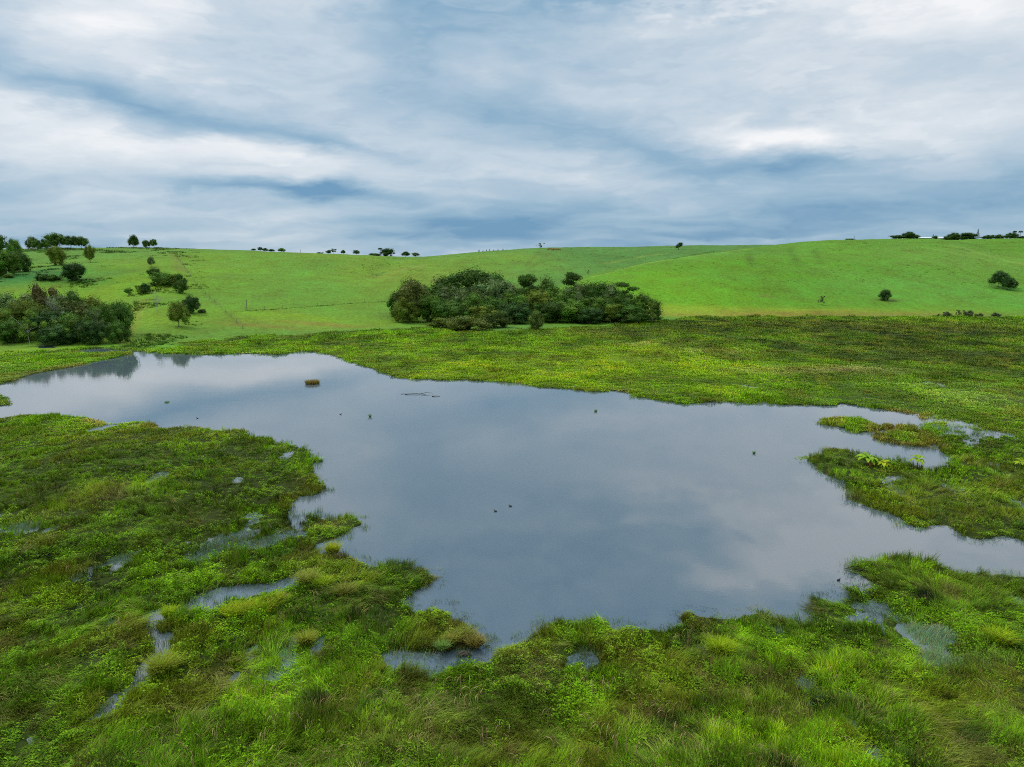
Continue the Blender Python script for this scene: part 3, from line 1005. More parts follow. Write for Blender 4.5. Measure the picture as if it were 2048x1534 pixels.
# short pasture growth on the slopes
x, y, s = cover(140, 640, .0065, .8, .84, 5)
la = land(x, y)
keep = dry(x, y) > 0
x, y, s, la = (q[keep] for q in (x, y, s, la))
n = len(x)
u = W / 2 + F * x / (y * CP)
rough_ = sstep(480, 330, u) * .9 + .1
nn = fbm(x / 14, y / 14, 71, 4)
keep = (rng.random(n) < .35 + .5 * rough_ * sstep(-.05, .15, nn))
x, y, s, la, u, rough_, nn = (q[keep] for q in (x, y, s, la, u, rough_, nn))
n = len(x)
tint = paint(hill_base(x, y), x, y, PASTURE) * rng.uniform(.95, 1.35, n)[:, None]
tint *= (1 - .4 * rough_ * sstep(.0, .2, nn))[:, None]
hs_ = (.16 + 1.5 * rough_ ** 2 * sstep(.0, .22, nn)) * rng.uniform(.6, 1.4, n)
size = np.stack([s * 1.2, s * 1.2, hs_], 1)
scatter('pasture_grass', 'short grazed grass covering the rolling hillsides', 'grass', x, y, land(x, y) - .03, rng.choice(kit_ix['far'], n), rng.uniform(0, 6.28, n), size, tint)


# ------------------------------------------------------------------ trees
def crown_mesh(name, seed, clusters, nleaf, size, flat=.0, droop=.0):
    """leaf-sized faces spread through foliage clumps (unit tree: height 1, width 1)"""
    r = random.Random(seed)
    v, f, tone = [], [], []
    vol = sum(c[3] * c[4] for c in clusters)
    for (cx, cy, cz, rr, rz) in clusters:
        k = max(8, int(nleaf * rr * rz / vol))
        base = r.uniform(.05, .95)
        b0 = len(v)                       # solid heart of the clump
        for a_ in range(4):
            for q_ in range(7):
                la_, lo_ = math.pi * (a_ + .5) / 4 - math.pi / 2, q_ * .8976 + a_ * .4
                kk = .62 * r.uniform(.8, 1.15)
                v.append((cx + rr * kk * math.cos(la_) * math.cos(lo_), cy + rr * kk * math.cos(la_) * math.sin(lo_), cz + rz * kk * math.sin(la_)))
        for a_ in range(3):
            for q_ in range(7):
                f.append((b0 + a_ * 7 + q_, b0 + a_ * 7 + (q_ + 1) % 7, b0 + a_ * 7 + 7 + (q_ + 1) % 7, b0 + a_ * 7 + 7 + q_))
                tone.append(base * .7 + .1)
        f.append(tuple(b0 + q_ for q_ in range(7))[::-1])
        f.append(tuple(b0 + 21 + q_ for q_ in range(7)))
        tone += [base * .7 + .1] * 2
        for _ in range(k):
            d = Vector((r.gauss(0, 1), r.gauss(0, 1), r.gauss(0, 1) + .25)).normalized()
            q = r.uniform(.62, 1.04) if r.random() < .86 else r.uniform(1.0, 1.22)
            c = Vector((cx + d.x * rr * q, cy + d.y * rr * q, cz + d.z * rz * q))
            nrm = (d + Vector((r.gauss(0, .45), r.gauss(0, .45), r.gauss(0, .45) + flat))).normalized()
            a = nrm.orthogonal().normalized()
            a = Matrix.Rotation(r.uniform(0, 6.28), 3, nrm) @ a
            b = nrm.cross(a)
            sz = size * r.uniform(.6, 1.4)
            b0 = len(v)
            v += [tuple(c - a * sz), tuple(c + b * sz * .55 + nrm * sz * .2), tuple(c + a * sz), tuple(c - b * sz * .55 + nrm * sz * .2)]
            f.append((b0, b0 + 1, b0 + 2, b0 + 3))
            tone.append(min(1, max(0, base * .65 + r.random() * .35)))
    me = mesh_np(name, v, f, M['leaf'])
    face_attr(me, 'tone', tone)
    return me


def clumps(seed, n, cz, rx, rz, cr, low=-1.0, jit=.26, shell=.74, tall=1.0):
    """foliage clumps spread over an ellipsoid"""
    r = random.Random(seed)
    out = []
    for i in range(n):
        t = (i + .5) / n
        zz = 1 - 2 * t
        if zz < low: zz = r.uniform(low, 1)
        a = i * 2.39996 + r.uniform(-.5, .5)
        q = math.sqrt(max(0, 1 - zz * zz))
        k = r.uniform(shell - jit, shell + jit)
        c = cr * r.uniform(.6, 1.45)
        out.append((rx * q * math.cos(a) * k, rx * q * math.sin(a) * k, cz + rz * zz * k, c, c * rz / rx * r.uniform(.9, 1.2) * tall))
    out.append((0, 0, cz, rx * .55, rz * .55))
    return out


def trunk_mesh(name, seed, h, r0, cl, nlimb, mat, bend=.03, sides=6):
    r = random.Random(seed)
    b = MB()
    p1 = (r.uniform(-bend, bend), r.uniform(-bend, bend), h * .5)
    p2 = (r.uniform(-bend, bend), r.uniform(-bend, bend), h)
    b.tube([(0, 0, -.04), (0, 0, .03), p1, p2], [r0 * 1.5, r0, r0 * .8, r0 * .5], sides)
    for c in (random.Random(seed + 1).sample(cl, min(nlimb, len(cl)))):
        s = Vector(p1).lerp(Vector(p2), r.uniform(.2, 1.0))
        e = Vector(c[:3])
        m_ = s.lerp(e, .5) + Vector((0, 0, .03))
        b.tube([s, m_, e], [r0 * .5, r0 * .33, r0 * .12], 5)
    return b.mesh(name, M[mat], True)


def dead_mesh(seed):
    r = random.Random(seed)
    b = MB()

    def grow(p, d, l_, rad, dep):
        q = p + d * l_
        b.tube([p, p.lerp(q, .5) + Vector((r.gauss(0, .01), r.gauss(0, .01), 0)), q], [rad, rad * .8, rad * .55], 5)
        if dep:
            for _ in range(3 if dep < 4 else 5):
                nd = (d + Vector((r.gauss(0, .55), r.gauss(0, .55), r.uniform(-.1, .4)))).normalized()
                grow(p.lerp(q, r.uniform(.5, 1)), nd, l_ * r.uniform(.55, .8), rad * .55, dep - 1)
    grow(Vector((0, 0, -.03)), Vector((.03, 0, 1)), .40, .016, 4)
    return b.mesh('trunk', M['palebark'], True)


KINDS = {}


def kind(k, seed, cl, nl, size, h, r0, limbs, mat='bark', flat=0., bend=.03):
    KINDS[k] = (crown_mesh('crown', seed, cl, nl, size, flat), trunk_mesh('trunk', seed, h, r0, cl, limbs, mat, bend))


for i in range(3):
    kind('round%d' % i, 100 + i, clumps(100 + i, 22, .58, .48, .42, .19, -.8), 4500, .022, .4, .02, 6)
for i in range(2):
    kind('dense%d' % i, 110 + i, clumps(110 + i, 26, .50, .50, .50, .18, -.95), 5000, .022, .3, .02, 4)
for i in range(3):
    kind('full%d' % i, 105 + i, clumps(105 + i, 30, .50, .50, .49, .17, -1.0), 6000, .019, .4, .02, 6)
kind('dome', 120, clumps(120, 64, .47, .52, .50, .105, -.8, .07, .86, 1.35), 11000, .014, .4, .022, 6)
for i in range(3):
    r_ = random.Random(130 + i)
    cl = [(r_.gauss(0, .24), r_.gauss(0, .24), r_.uniform(.40, .95), r_.uniform(.11, .18), r_.uniform(.065, .11)) for _ in range(17)]
    kind('open%d' % i, 130 + i, cl, 3600, .020, .62, .014, 13, 'palebark', .3, .05)
for i in range(2):
    r_ = random.Random(140 + i)
    cl = [(.36 * math.sqrt(r_.random()) * math.cos(a), .36 * math.sqrt(r_.random()) * math.sin(a), r_.uniform(.42, .86), r_.uniform(.13, .2), r_.uniform(.11, .17)) for a in [q * 2.4 for q in range(15)]]
    kind('umbrella%d' % i, 140 + i, cl, 3600, .024, .5, .022, 10, 'bark', .4)
r_ = random.Random(150)
cl = []
for k in range(11):
    zz = .14 + k * .078
    rad = .48 * (1 - (zz - .1) / .95)
    for a in range(5):
        an = a * 1.2566 + k * .6
        cl.append((rad * .7 * math.cos(an), rad * .7 * math.sin(an), zz, max(.05, rad * .38), .028))
kind('conifer', 150, cl, 1500, .02, .98, .018, 10)
for i in range(2):
    r_ = random.Random(160 + i)
    cl = [(r_.gauss(0, .13), r_.gauss(0, .13), r_.uniform(.2, .95), r_.uniform(.16, .28), r_.uniform(.07, .12)) for _ in range(18)]
    kind('slim%d' % i, 160 + i, cl, 3500, .022, .8, .016, 8)
for i in range(2):
    kind('shrub%d' % i, 170 + i, clumps(170 + i, 16, .40, .50, .46, .2, -.7), 3000, .030, .3, .02, 6)
for i in range(2):
    r_ = random.Random(180 + i)
    cl = [(r_.gauss(0, .22), r_.gauss(0, .22), r_.uniform(.30, .95), r_.uniform(.10, .17), r_.uniform(.07, .12)) for _ in range(15)]
    kind('sparse%d' % i, 180 + i, cl, 1900, .020, .6, .010, 12, 'palebark')
r_ = random.Random(190)
cl = [(.3 * math.cos(a), .3 * math.sin(a), .93 - .1 * (q % 2), .16, .05) for q, a in enumerate([k * .785 for k in range(8)])] + [(0, 0, .95, .12, .06)]
kind('palm', 190, cl, 500, .035, .92, .03, 8)
for i in range(2):
    r_ = random.Random(197 + i)
    cl = [(.30 * math.sqrt(r_.random()) * math.cos(a), .30 * math.sqrt(r_.random()) * math.sin(a), r_.uniform(.74, .93), r_.uniform(.2, .3), r_.uniform(.045, .065)) for a in [q * 2.4 for q in range(9)]]
    kind('emergent%d' % i, 197 + i, cl, 2600, .024, .78, .016, 7, 'bark', .3, .02)
for i in range(2):
    r_ = random.Random(215 + i)
    cl = [(r_.gauss(0, .22), r_.gauss(0, .22), r_.uniform(.5, .95), r_.uniform(.2, .3), r_.uniform(.05, .07)) for a in range(10)] + [(0, 0, .4, .3, .2), (0, 0, .2, .35, .2)]
    kind('tall%d' % i, 215 + i, cl, 3400, .024, .8, .016, 8, 'bark', .2, .03)
# a wind-bent tree
r_ = random.Random(195)
cl = [(-.05 + .42 * t + r_.gauss(0, .08), r_.gauss(0, .14), .42 + .42 * t ** .7 + r_.gauss(0, .05), .2, .15) for t in [k / 13 for k in range(14)]] + [(-.15, 0, .4, .3, .25)]
kind('bent', 195, cl, 2000, .022, .35, .03, 5)
DEAD = [dead_mesh(200), dead_mesh(201)]

T_NAMES = dict(round='round_tree', full='leafy_tree', emergent='emergent_tree', tall='tall_tree', dense='bushy_tree', dome='dome_tree', open='open_tree', umbrella='umbrella_tree', conifer='pine_tree', slim='slim_tree', shrub='shrub', sparse='sparse_tree', palm='palm_tree', bent='windswept_tree')
GRN, DK, GREY, OLV, BLU, LGT, BRN = (.080, .160, .018), (.056, .115, .016), (.110, .165, .048), (.120, .165, .020), (.048, .100, .022), (.15, .24, .032), (.17, .145, .04)
trng = random.Random(9)
GC_, GL_ = 'trees of the central grove', 'trees of the western grove'


def plant(k, px, top, wpx, colr, label, base=None, Y=None, group=None, cat=None, squash=None):
    """a tree by its column, its crown top and its width in the photo, standing where its base meets the ground"""
    if base is not None:
        X, Yd, Z = hit(px, base)
        d = np.arange(200, 760, 2.0)
        rx = ray(px, base)[0]
        i = int(np.argmax((land(rx * d, d) - CAMH) / d))
        if Yd > d[i] - 4:
            Yd = float(d[i]) - 2
            X = rx * Yd
            Z = float(land(np.array([X]), np.array([Yd]))[0])
    else:
        Yd = Y
        X = ray(px, top)[0] * Yd
        Z = float(land(np.array([X]), np.array([Yd]))[0])
    ztop = CAMH + ray(px, top)[1] * Yd
    h = max(.8, (ztop - Z) * .97)
    w = wpx * Yd / F * .94
    stem = k.rstrip('0123456789')
    root = bpy.data.objects.new(T_NAMES.get(stem, 'tree') if stem != 'dead' else 'dead_tree', None)
    root.empty_display_size = .5
    col.objects.link(root)
    root.location = (X, Yd, Z - .02)
    root.rotation_euler = (0, 0, 0 if stem == 'bent' else trng.uniform(0, 6.28))
    root.scale = (w, w, h)
    colr = tuple(v * (1.2 if group == GC_ else 1.2) for v in colr)
    tag(root, label, cat or ('shrub' if stem == 'shrub' else 'tree'), group)
    if stem == 'dead':
        obj('trunk', DEAD[int(k[-1])], root)
        return root
    cm, tm = KINDS[k]
    c = obj('crown', cm, root)
    q = trng.uniform(.82, 1.2)
    c.color = (colr[0] * q, colr[1] * q, colr[2] * q, 1)
    obj('trunk', tm, root)
    return root


GC = 'trees of the central grove'
for (k, px, top, w, Y, c, lb) in [
    ('round1', 824, 558, 80, 226, (.115, .135, .03), 'sparse brownish tree with pale trunk at the western end of the central grove'),
    ('full0', 796, 583, 42, 234, DK, 'small dark tree leaning out from the western end of the central grove'),
    ('full1', 812, 592, 62, 222, OLV, 'olive bushy tree beneath the sparse brownish one in the central grove'),
    ('dome', 940, 537, 160, 250, DK, 'big dark dome-crowned tree rising highest in the central grove'),
    ('dome', 992, 556, 128, 240, GREY, 'grey-green dome-crowned tree against the big dark dome'),
    ('full2', 872, 566, 78, 238, DK, 'dark round tree between brownish tree and big dome'),
    ('full0', 858, 588, 76, 226, GRN, 'mid-green tree low in the grove behind the western shrubs'),
    ('full1', 908, 572, 86, 232, GREY, 'greyish round tree below the big dark dome'),
    ('full2', 944, 584, 80, 227, GRN, 'green round tree in the grove front under the big dome'),
    ('full0', 905, 602, 76, 220, DK, 'low dark tree in the grove front behind olive shrubs'),
    ('full1', 985, 592, 78, 226, DK, 'dark tree in front of the grey-green dome'),
    ('full2', 1022, 585, 70, 230, GRN, 'green tree at the eastern foot of the grey-green dome'),
    ('full0', 962, 610, 70, 219, OLV, 'olive low tree in the middle of the grove front'),
    ('tall0', 1048, 537, 44, 238, DK, 'tall clumpy-headed tree standing above the middle of the grove'),
    ('tall1', 1062, 549, 32, 236, DK, 'dark slim tree beside the tall clumpy-headed one'),
    ('full1', 1030, 604, 78, 220, BLU, 'deep green low tree left of the lone conical shrub'),
    ('full2', 1092, 556, 62, 244, DK, 'small knobbly crown just right of the slim dark tree'),
    ('full0', 1076, 578, 70, 232, OLV, 'yellowish-green tree in the gap between the two halves of the grove'),
    ('tall0', 1145, 533, 46, 244, DK, 'flat-topped emergent tree on thin trunk above the eastern grove'),
    ('full1', 1118, 574, 82, 236, GRN, 'broad green tree below the flat-topped emergent one'),
    ('full2', 1152, 570, 66, 238, GREY, 'grey-green tree directly under the flat-topped emergent crown'),
    ('dense0', 1100, 602, 80, 224, DK, 'dark bushy tree behind the reddish bare shrub'),
    ('full0', 1190, 563, 80, 240, DK, 'dark tree in the eastern skyline of the grove'),
    ('full1', 1150, 598, 80, 224, GRN, 'green rounded tree at the front of the eastern grove'),
    ('full2', 1222, 570, 66, 238, GREY, 'greyish tree left of the knobbly eastern top'),
    ('tall1', 1252, 561, 50, 236, DK, 'knobbly taller tree near the eastern end of the grove'),
    ('full0', 1195, 592, 78, 226, GRN, 'green tree at the front above the pale double trunk'),
    ('slim1', 1222, 606, 40, 221, OLV, 'thin tree showing pale double trunk at the grove front'),
    ('full1', 1250, 586, 74, 228, DK, 'dark round tree below the knobbly eastern top'),
    ('full2', 1286, 588, 66, 228, GRN, 'green round tree close to the eastern tip of the grove'),
    ('sparse0', 1306, 600, 34, 224, LGT, 'light airy tree at the eastern tip of the grove'),
    ('dense1', 1262, 610, 70, 221, DK, 'dark bushy low tree at the grove front near its eastern tip'),
    ('dense0', 1180, 614, 60, 219, BLU, 'deep green low bushy tree at the front of the eastern grove'),
]:
    plant(k, px, top, w, c, lb, Y=Y, group=GC)
for (k, px, top, w, base, c, lb) in [
    ('shrub0', 886, 634, 66, 657, OLV, 'olive rounded shrub at the western foot of the central grove'),
    ('shrub1', 938, 630, 80, 661, (.105, .135, .022), 'largest olive shrub in front of the central grove'),
    ('shrub0', 988, 620, 66, 656, (.08, .12, .02), 'green-olive shrub at the foot of the grey-green dome'),
    ('dense1', 1073, 619, 34, 661, (.085, .13, .022), 'lone conical shrub standing out in front of the central grove'),
    ('shrub1', 1022, 634, 40, 648, GRN, 'small dark shrub between olive shrubs and the lone conical one'),
    ('sparse1', 1126, 604, 44, 641, (.16, .09, .05), 'reddish nearly bare shrub at the front of the grove'),
    ('shrub0', 1310, 628, 34, 640, LGT, 'light green shrub at the eastern tip of the grove'),
    ('shrub1', 1240, 628, 36, 642, LGT, 'bright small shrub below the pale double trunk'),
    ('shrub0', 1160, 628, 40, 642, OLV, 'low olive shrub right of the reddish bare shrub'),
]:
    plant(k, px, top, w, c, lb, base=base, cat='shrub')
GL = 'trees of the western grove'
for (k, px, top, w, Y, c, lb) in [
    ('full0', -30, 585, 100, 178, GRN, 'green tree cut by the photo edge in the western grove'),
    ('full1', 22, 588, 92, 180, GREY, 'greyish tree at the back of the western grove'),
    ('full2', 78, 570, 66, 188, (.125, .12, .03), 'reddish-topped tree in the western grove'),
    ('full0', 45, 598, 80, 170, OLV, 'olive tree in the front of the western grove'),
    ('dead0', 108, 580, 44, 182, GREY, 'bare pale branched tree poking from the western grove'),
    ('full1', 112, 590, 74, 186, GREY, 'grey-green tree around the bare pale branches'),
    ('full2', 140, 582, 60, 190, DK, 'dark tree behind the middle of the western grove'),
    ('full0', 95, 618, 82, 168, BLU, 'deep dark tree at the shaded front of the western grove'),
    ('full1', 150, 600, 80, 176, (.095, .125, .025), 'brownish-green tree in the middle of the western grove'),
    ('full2', 186, 594, 76, 180, OLV, 'olive round tree right of the middle of the western grove'),
    ('dense0', 145, 625, 80, 165, GRN, 'bushy green tree at the front of the western grove'),
    ('sparse0', 190, 612, 50, 166, GREY, 'pale-limbed thin tree in the front of the western grove'),
    ('dead1', 212, 594, 30, 178, GREY, 'grey bare-limbed tree near the eastern end of the western grove'),
    ('dense1', 236, 600, 56, 172, DK, 'dark bushy tree closing the eastern end of the western grove'),
    ('full0', 212, 606, 62, 174, GRN, 'green tree just inside the eastern end of the western grove'),
    ('full1', 5, 615, 80, 168, GRN, 'broad green tree low at the photo edge of the western grove'),
    ('dense0', 178, 640, 60, 161, BLU, 'deep green low bush tree on the lake side of the western grove'),
    ('sparse1', 52, 618, 56, 158, LGT, 'light airy tree with pale trunk standing before the western grove'),
    ('dense1', 232, 640, 44, 163, DK, 'low dark bushy tree under the grove eastern end'),
    ('dense0', 20, 640, 66, 162, DK, 'low dark bushy tree left of the light airy one'),
    ('dense1', 110, 648, 64, 160, BLU, 'low deep green bushy tree right of the light airy one'),
]:
    plant(k, px, top, w, c, lb, Y=Y, group=GL)
for (k, px, top, w, base, c, lb) in [
    ('slim1', 2, 464, 40, 528, DK, 'tall layered tree on the hill at the photo edge'),
    ('dense0', 12, 500, 60, 552, GRN, 'dense bushy tree below the tall layered one'),
    ('round0', 30, 478, 30, 520, GRN, 'round-headed tree right of the tall layered one on the hill'),
    ('dense1', 38, 500, 48, 545, DK, 'big bushy dark tree below the round-headed one'),
    ('round1', 66, 473, 26, 501, GREY, 'grey-green round tree at the start of the hilltop row'),
    ('round2', 76, 480, 22, 503, DK, 'dark small tree in the hilltop row'),
    ('round0', 90, 478, 22, 502, GRN, 'green spreading tree in the hilltop row'),
    ('round1', 114, 466, 44, 498, DK, 'largest spreading tree of the hilltop row'),
    ('round2', 142, 471, 36, 498, DK, 'dark wide-crowned tree in the middle of the hilltop row'),
    ('round0', 163, 473, 26, 498, GRN, 'wide-crowned tree closing the hilltop row'),
    ('full0', 113, 491, 34, 531, OLV, 'vine-covered slim tree on the slope below the hilltop row'),
    ('round1', 181, 490, 22, 526, OLV, 'open small tree standing alone right of the hilltop row'),
    ('dense0', 148, 524, 44, 563, BLU, 'dark bushy tree half way up the western slope'),
    ('shrub0', 85, 545, 28, 561, DK, 'dark shrub left of the bushy tree on the western slope'),
    ('shrub1', 17, 547, 20, 556, LGT, 'pale round shrub at the foot of the hill trees near the photo edge'),
    ('shrub0', 108, 548, 30, 561, GRN, 'low spreading green shrub between two dark ones'),
    ('round0', 268, 470, 22, 498, DK, 'dark tree on the crest, tallest of three together'),
    ('round1', 293, 480, 17, 497, DK, 'low round tree in the middle of three on the crest'),
    ('round2', 308, 478, 15, 497, GRN, 'eastern rounded tree of three together on the crest'),
    ('round2', 303, 513, 14, 535, GREY, 'small thin tree above the slope thicket'),
    ('dense0', 309, 535, 26, 556, DK, 'dark shrub-like tree at the top of the slope thicket'),
    ('shrub1', 324, 542, 46, 571, GRN, 'wide green bush in the slope thicket'),
    ('dense1', 358, 546, 28, 572, DK, 'upper dark bush at the eastern end of the slope thicket'),
    ('dense0', 362, 560, 28, 587, DK, 'lower dark bush at the eastern end of the slope thicket'),
    ('shrub0', 341, 548, 34, 571, OLV, 'olive bush between green and dark bushes of the slope thicket'),
    ('dense1', 290, 565, 20, 588, BLU, 'small dark bush left of the bare white tree'),
    ('umbrella0', 257, 576, 20, 592, GRN, 'tiny flat-crowned tree on the open western slope'),
    ('dead0', 315, 572, 34, 631, GREY, 'bare white dead tree on the western slope'),
    ('round1', 358, 602, 44, 655, OLV, 'bushy-headed tree on bare trunk near the lake'),
    ('dense0', 384, 590, 36, 628, BLU, 'dark dense tree behind the bushy-headed one'),
    ('shrub1', 404, 617, 16, 627, GREY, 'small grey bush beside the dark dense tree'),
    ('bent', 1357, 483, 20, 500, BLU, 'lone wind-bent tree on the far ridge'),
    ('sparse1', 1081, 486, 12, 498, DK, 'tiny thin tree on the ridge beside the cattle'),
    ('dense0', 1770, 578, 26, 602, BLU, 'dark bushy tree alone on the eastern pasture'),
    ('round0', 1996, 542, 38, 577, BLU, 'larger of two dark trees on the eastern pasture'),
    ('round1', 2018, 555, 30, 581, BLU, 'smaller front one of two dark trees on the eastern pasture'),
    ('sparse0', 1643, 590, 15, 611, GREY, 'pale thin sapling on the eastern pasture'),
    ('sparse1', 1176, 540, 9, 549, GREY, 'faint sapling on the slope above the grove'),
]:
    plant(k, px, top, w, c, lb, base=base)
# along the skyline: pixel column, top, width; they stand just over the crest
GS = 'trees along the skyline'
for (k, px, top, w, dY, c, lb) in [
    ('round0', 507, 497, 10, 12, BLU, 'westernmost tiny tree of the distant western skyline row'),
    ('round0', 520, 494, 11, 12, BLU, 'tallest of the tiny trees in the western skyline row'),
    ('round1', 530, 496, 12, 12, BLU, 'tiny spreading tree right of the tallest in the western skyline row'),
    ('round0', 543, 498, 14, 12, BLU, 'flat tiny tree in the western skyline row'),
    ('round1', 563, 496, 16, 8, GRN, 'green half-round tree closing the western skyline row'),
    ('shrub0', 640, 504, 16, 8, BLU, 'low dark bush at the start of the mid skyline row'),
    ('round1', 657, 500, 10, 12, BLU, 'small round-topped tree in the mid skyline row'),
    ('open1', 666, 497, 16, 12, BLU, 'layered tree in the mid skyline row'),
    ('round0', 686, 500, 10, 12, BLU, 'small tree right of the layered one on the skyline'),
    ('round2', 713, 500, 14, 8, BLU, 'lone round tree on the middle skyline'),
    ('palm', 760, 495, 10, 8, BLU, 'palm-topped tree on the saddle skyline'),
    ('dense0', 775, 496, 28, 8, BLU, 'large dark tree clump on the saddle skyline'),
    ('shrub1', 750, 506, 24, 6, GRN, 'low green bush left of the saddle palm'),
    ('round0', 811, 503, 19, 8, BLU, 'broad dark tree right of the saddle clump'),
    ('round1', 831, 505, 17, 8, GREY, 'paler broad tree right of the saddle clump'),
    ('full0', 1700, 477, 20, 8, BLU, 'low spreading tree alone on the eastern crest'),
    ('full0', 1797, 470, 30, 10, BLU, 'wide low tree left in the eastern crest clump'),
    ('full2', 1818, 463, 24, 10, BLU, 'tallest tree in the eastern crest clump'),
    ('full0', 1830, 469, 18, 10, BLU, 'round tree closing the eastern crest clump'),
    ('conifer', 1867, 468, 9, 10, BLU, 'small pointed conifer beside the shed roof'),
    ('full1', 1871, 471, 10, 12, BLU, 'little round tree touching the conifer by the shed'),
    ('full0', 1893, 472, 12, 12, BLU, 'small tree at the other end of the shed roof'),
    ('full2', 1908, 465, 24, 12, BLU, 'dark tree starting the farm windbreak'),
    ('full0', 1934, 465, 34, 12, BLU, 'broad green tree in the farm windbreak'),
    ('conifer', 1957, 456, 10, 22, BLU, 'tall open pine rising above the farm windbreak'),
    ('shrub1', 1925, 473, 50, 6, DK, 'long dark hedge-like bush fronting the windbreak'),
    ('full1', 1975, 470, 24, 12, BLU, 'lower tree right of the tall pine'),
    ('full2', 1996, 469, 26, 12, BLU, 'rounded tree in the eastern half of the windbreak'),
    ('full1', 2024, 465, 26, 12, BLU, 'spreading tree near the photo edge in the windbreak'),
    ('palm', 2030, 461, 9, 20, BLU, 'palm head above the windbreak near the photo edge'),
    ('palm', 2042, 461, 10, 20, BLU, 'palm head touching the photo edge'),
    ('full2', 2046, 472, 22, 12, BLU, 'windbreak tree cut by the photo edge'),
]:
    u = px
    cr = float(tab(u, CRE_B if px > 1450 else CRE_A))
    # the crest as the camera sees it
    d = np.arange(cr * .6, cr * 1.15, 2.0)
    rx = ray(px, 500)[0]
    ang = (land(rx * d, d) - CAMH) / d
    plant(k, px, top, w, c, lb, Y=float(d[int(np.argmax(ang))]) + dY * .35, group=GS)
for i, px in enumerate((958, 966, 973, 979, 987, 996, 1006, 1014)):
    plant('conifer', px, 498 + (i * 5) % 3 - i * .25, 6, BLU, ('westernmost', 'second', 'third', 'fourth', 'fifth', 'sixth', 'seventh', 'easternmost')[i] + ' tiny dark conifer from the west in the far ridge row', Y=655, group='conifer row on the far ridge')
GB = 'bushes at the edge of the eastern marsh'
for (px, top, w, lb) in [(1876, 627, 14, 'western outlier of the bushes at the eastern marsh edge'), (1893, 622, 18, 'small grey bush second along the eastern marsh edge'), (1918, 618, 16, 'taller twiggy bush at the eastern marsh edge'),
                         (1936, 619, 22, 'widest grey-green bush at the eastern marsh edge'), (1958, 626, 18, 'low bush right of the widest at the marsh edge'), (1992, 624, 20, 'grey bush nearer the photo edge at the marsh edge')]:
    plant('sparse0' if w < 18 else 'shrub0', px, top, w, (.09, .11, .05), lb, base=634, group=GB, cat='shrub')

# ------------------------------------------------------------------ farm sheds on the eastern crest
for (px, py, wpx, hm, lb) in [(1893, 479, 40, 3.0, 'pale-roofed low farm shed between conifer and windbreak on the crest'), (1846, 481, 24, 2.0, 'low white roof just showing over the crest left of the conifer')]:
    cr = float(tab(px, CRE_B))
    d = np.arange(cr * .6, cr * 1.15, 2.0)
    rx = ray(px, 500)[0]
    Y = float(d[int(np.argmax((land(rx * d, d) - CAMH) / d))]) + 8
    X = rx * Y
    Z = float(land(np.array([X]), np.array([Y]))[0])
    w = wpx * Y / F
    zt = CAMH + ray(px, py - 4)[1] * Y
    hh = max(hm, zt - Z)
    r = bpy.data.objects.new('farm_shed', None)
    col.objects.link(r)
    r.location = (X, Y, Z - .3)
    tag(r, lb, 'shed', 'farm sheds on the crest')
    obj('wall', MB().box((0, 0, hh * .32), (w * .92, 6, hh * .64)).mesh('wall', M['wall']), r)
    b = MB()
    b.v = [(-w / 2, -3.6, hh * .62), (w / 2, -3.6, hh * .62), (w / 2, 0, hh), (-w / 2, 0, hh), (w / 2, 3.6, hh * .62), (-w / 2, 3.6, hh * .62), (-w / 2, -3.6, hh * .58), (w / 2, -3.6, hh * .58), (w / 2, 3.6, hh * .58), (-w / 2, 3.6, hh * .58)]
    b.f = [(0, 1, 2, 3), (3, 2, 4, 5), (0, 6, 7, 1), (4, 8, 9, 5), (1, 7, 8, 4, 2), (0, 3, 5, 9, 6)]
    obj('roof', b.mesh('roof', M['roof']), r)

# ------------------------------------------------------------------ fences, poles
pm = MB().tube([(0, 0, -.2), (0, 0, .7), (0, 0, 1.35)], [.07, .065, .06], 6).mesh('post', M['post'])


def fence(name, pts, step, label):
    P3 = [Vector(hit(*p)) for p in pts]
    run = [P3[0]]
    for a, b_ in zip(P3[:-1], P3[1:]):
        k = max(1, int((b_ - a).length / step))
        run += [a.lerp(b_, (i + 1) / k) for i in range(k)]
    for q in run:
        q.z = float(land(np.array([q.x]), np.array([q.y]))[0])
    root = bpy.data.objects.new(name, None)
    col.objects.link(root)
    root.location = run[0]
    tag(root, label, 'fence', 'wire fences on the western pasture')
    for q in run:
        obj('post', pm, root, q - run[0])
    for hz in (.55, .9, 1.2):
        obj('wire', MB().tube([q - run[0] + Vector((0, .07, hz)) for q in run], [.008] * len(run), 3).mesh('wire', M['wire']), root)
    return run


f1 = fence('wire_fence', [(452, 626), (600, 616), (700, 608), (785, 603)], 6, 'post and wire fence with dark grass along it, running to the grove')
f2 = fence('wire_fence', [(352, 512), (375, 548), (420, 598), (452, 626), (486, 660)], 8, 'post and wire fence running straight down the western hill')
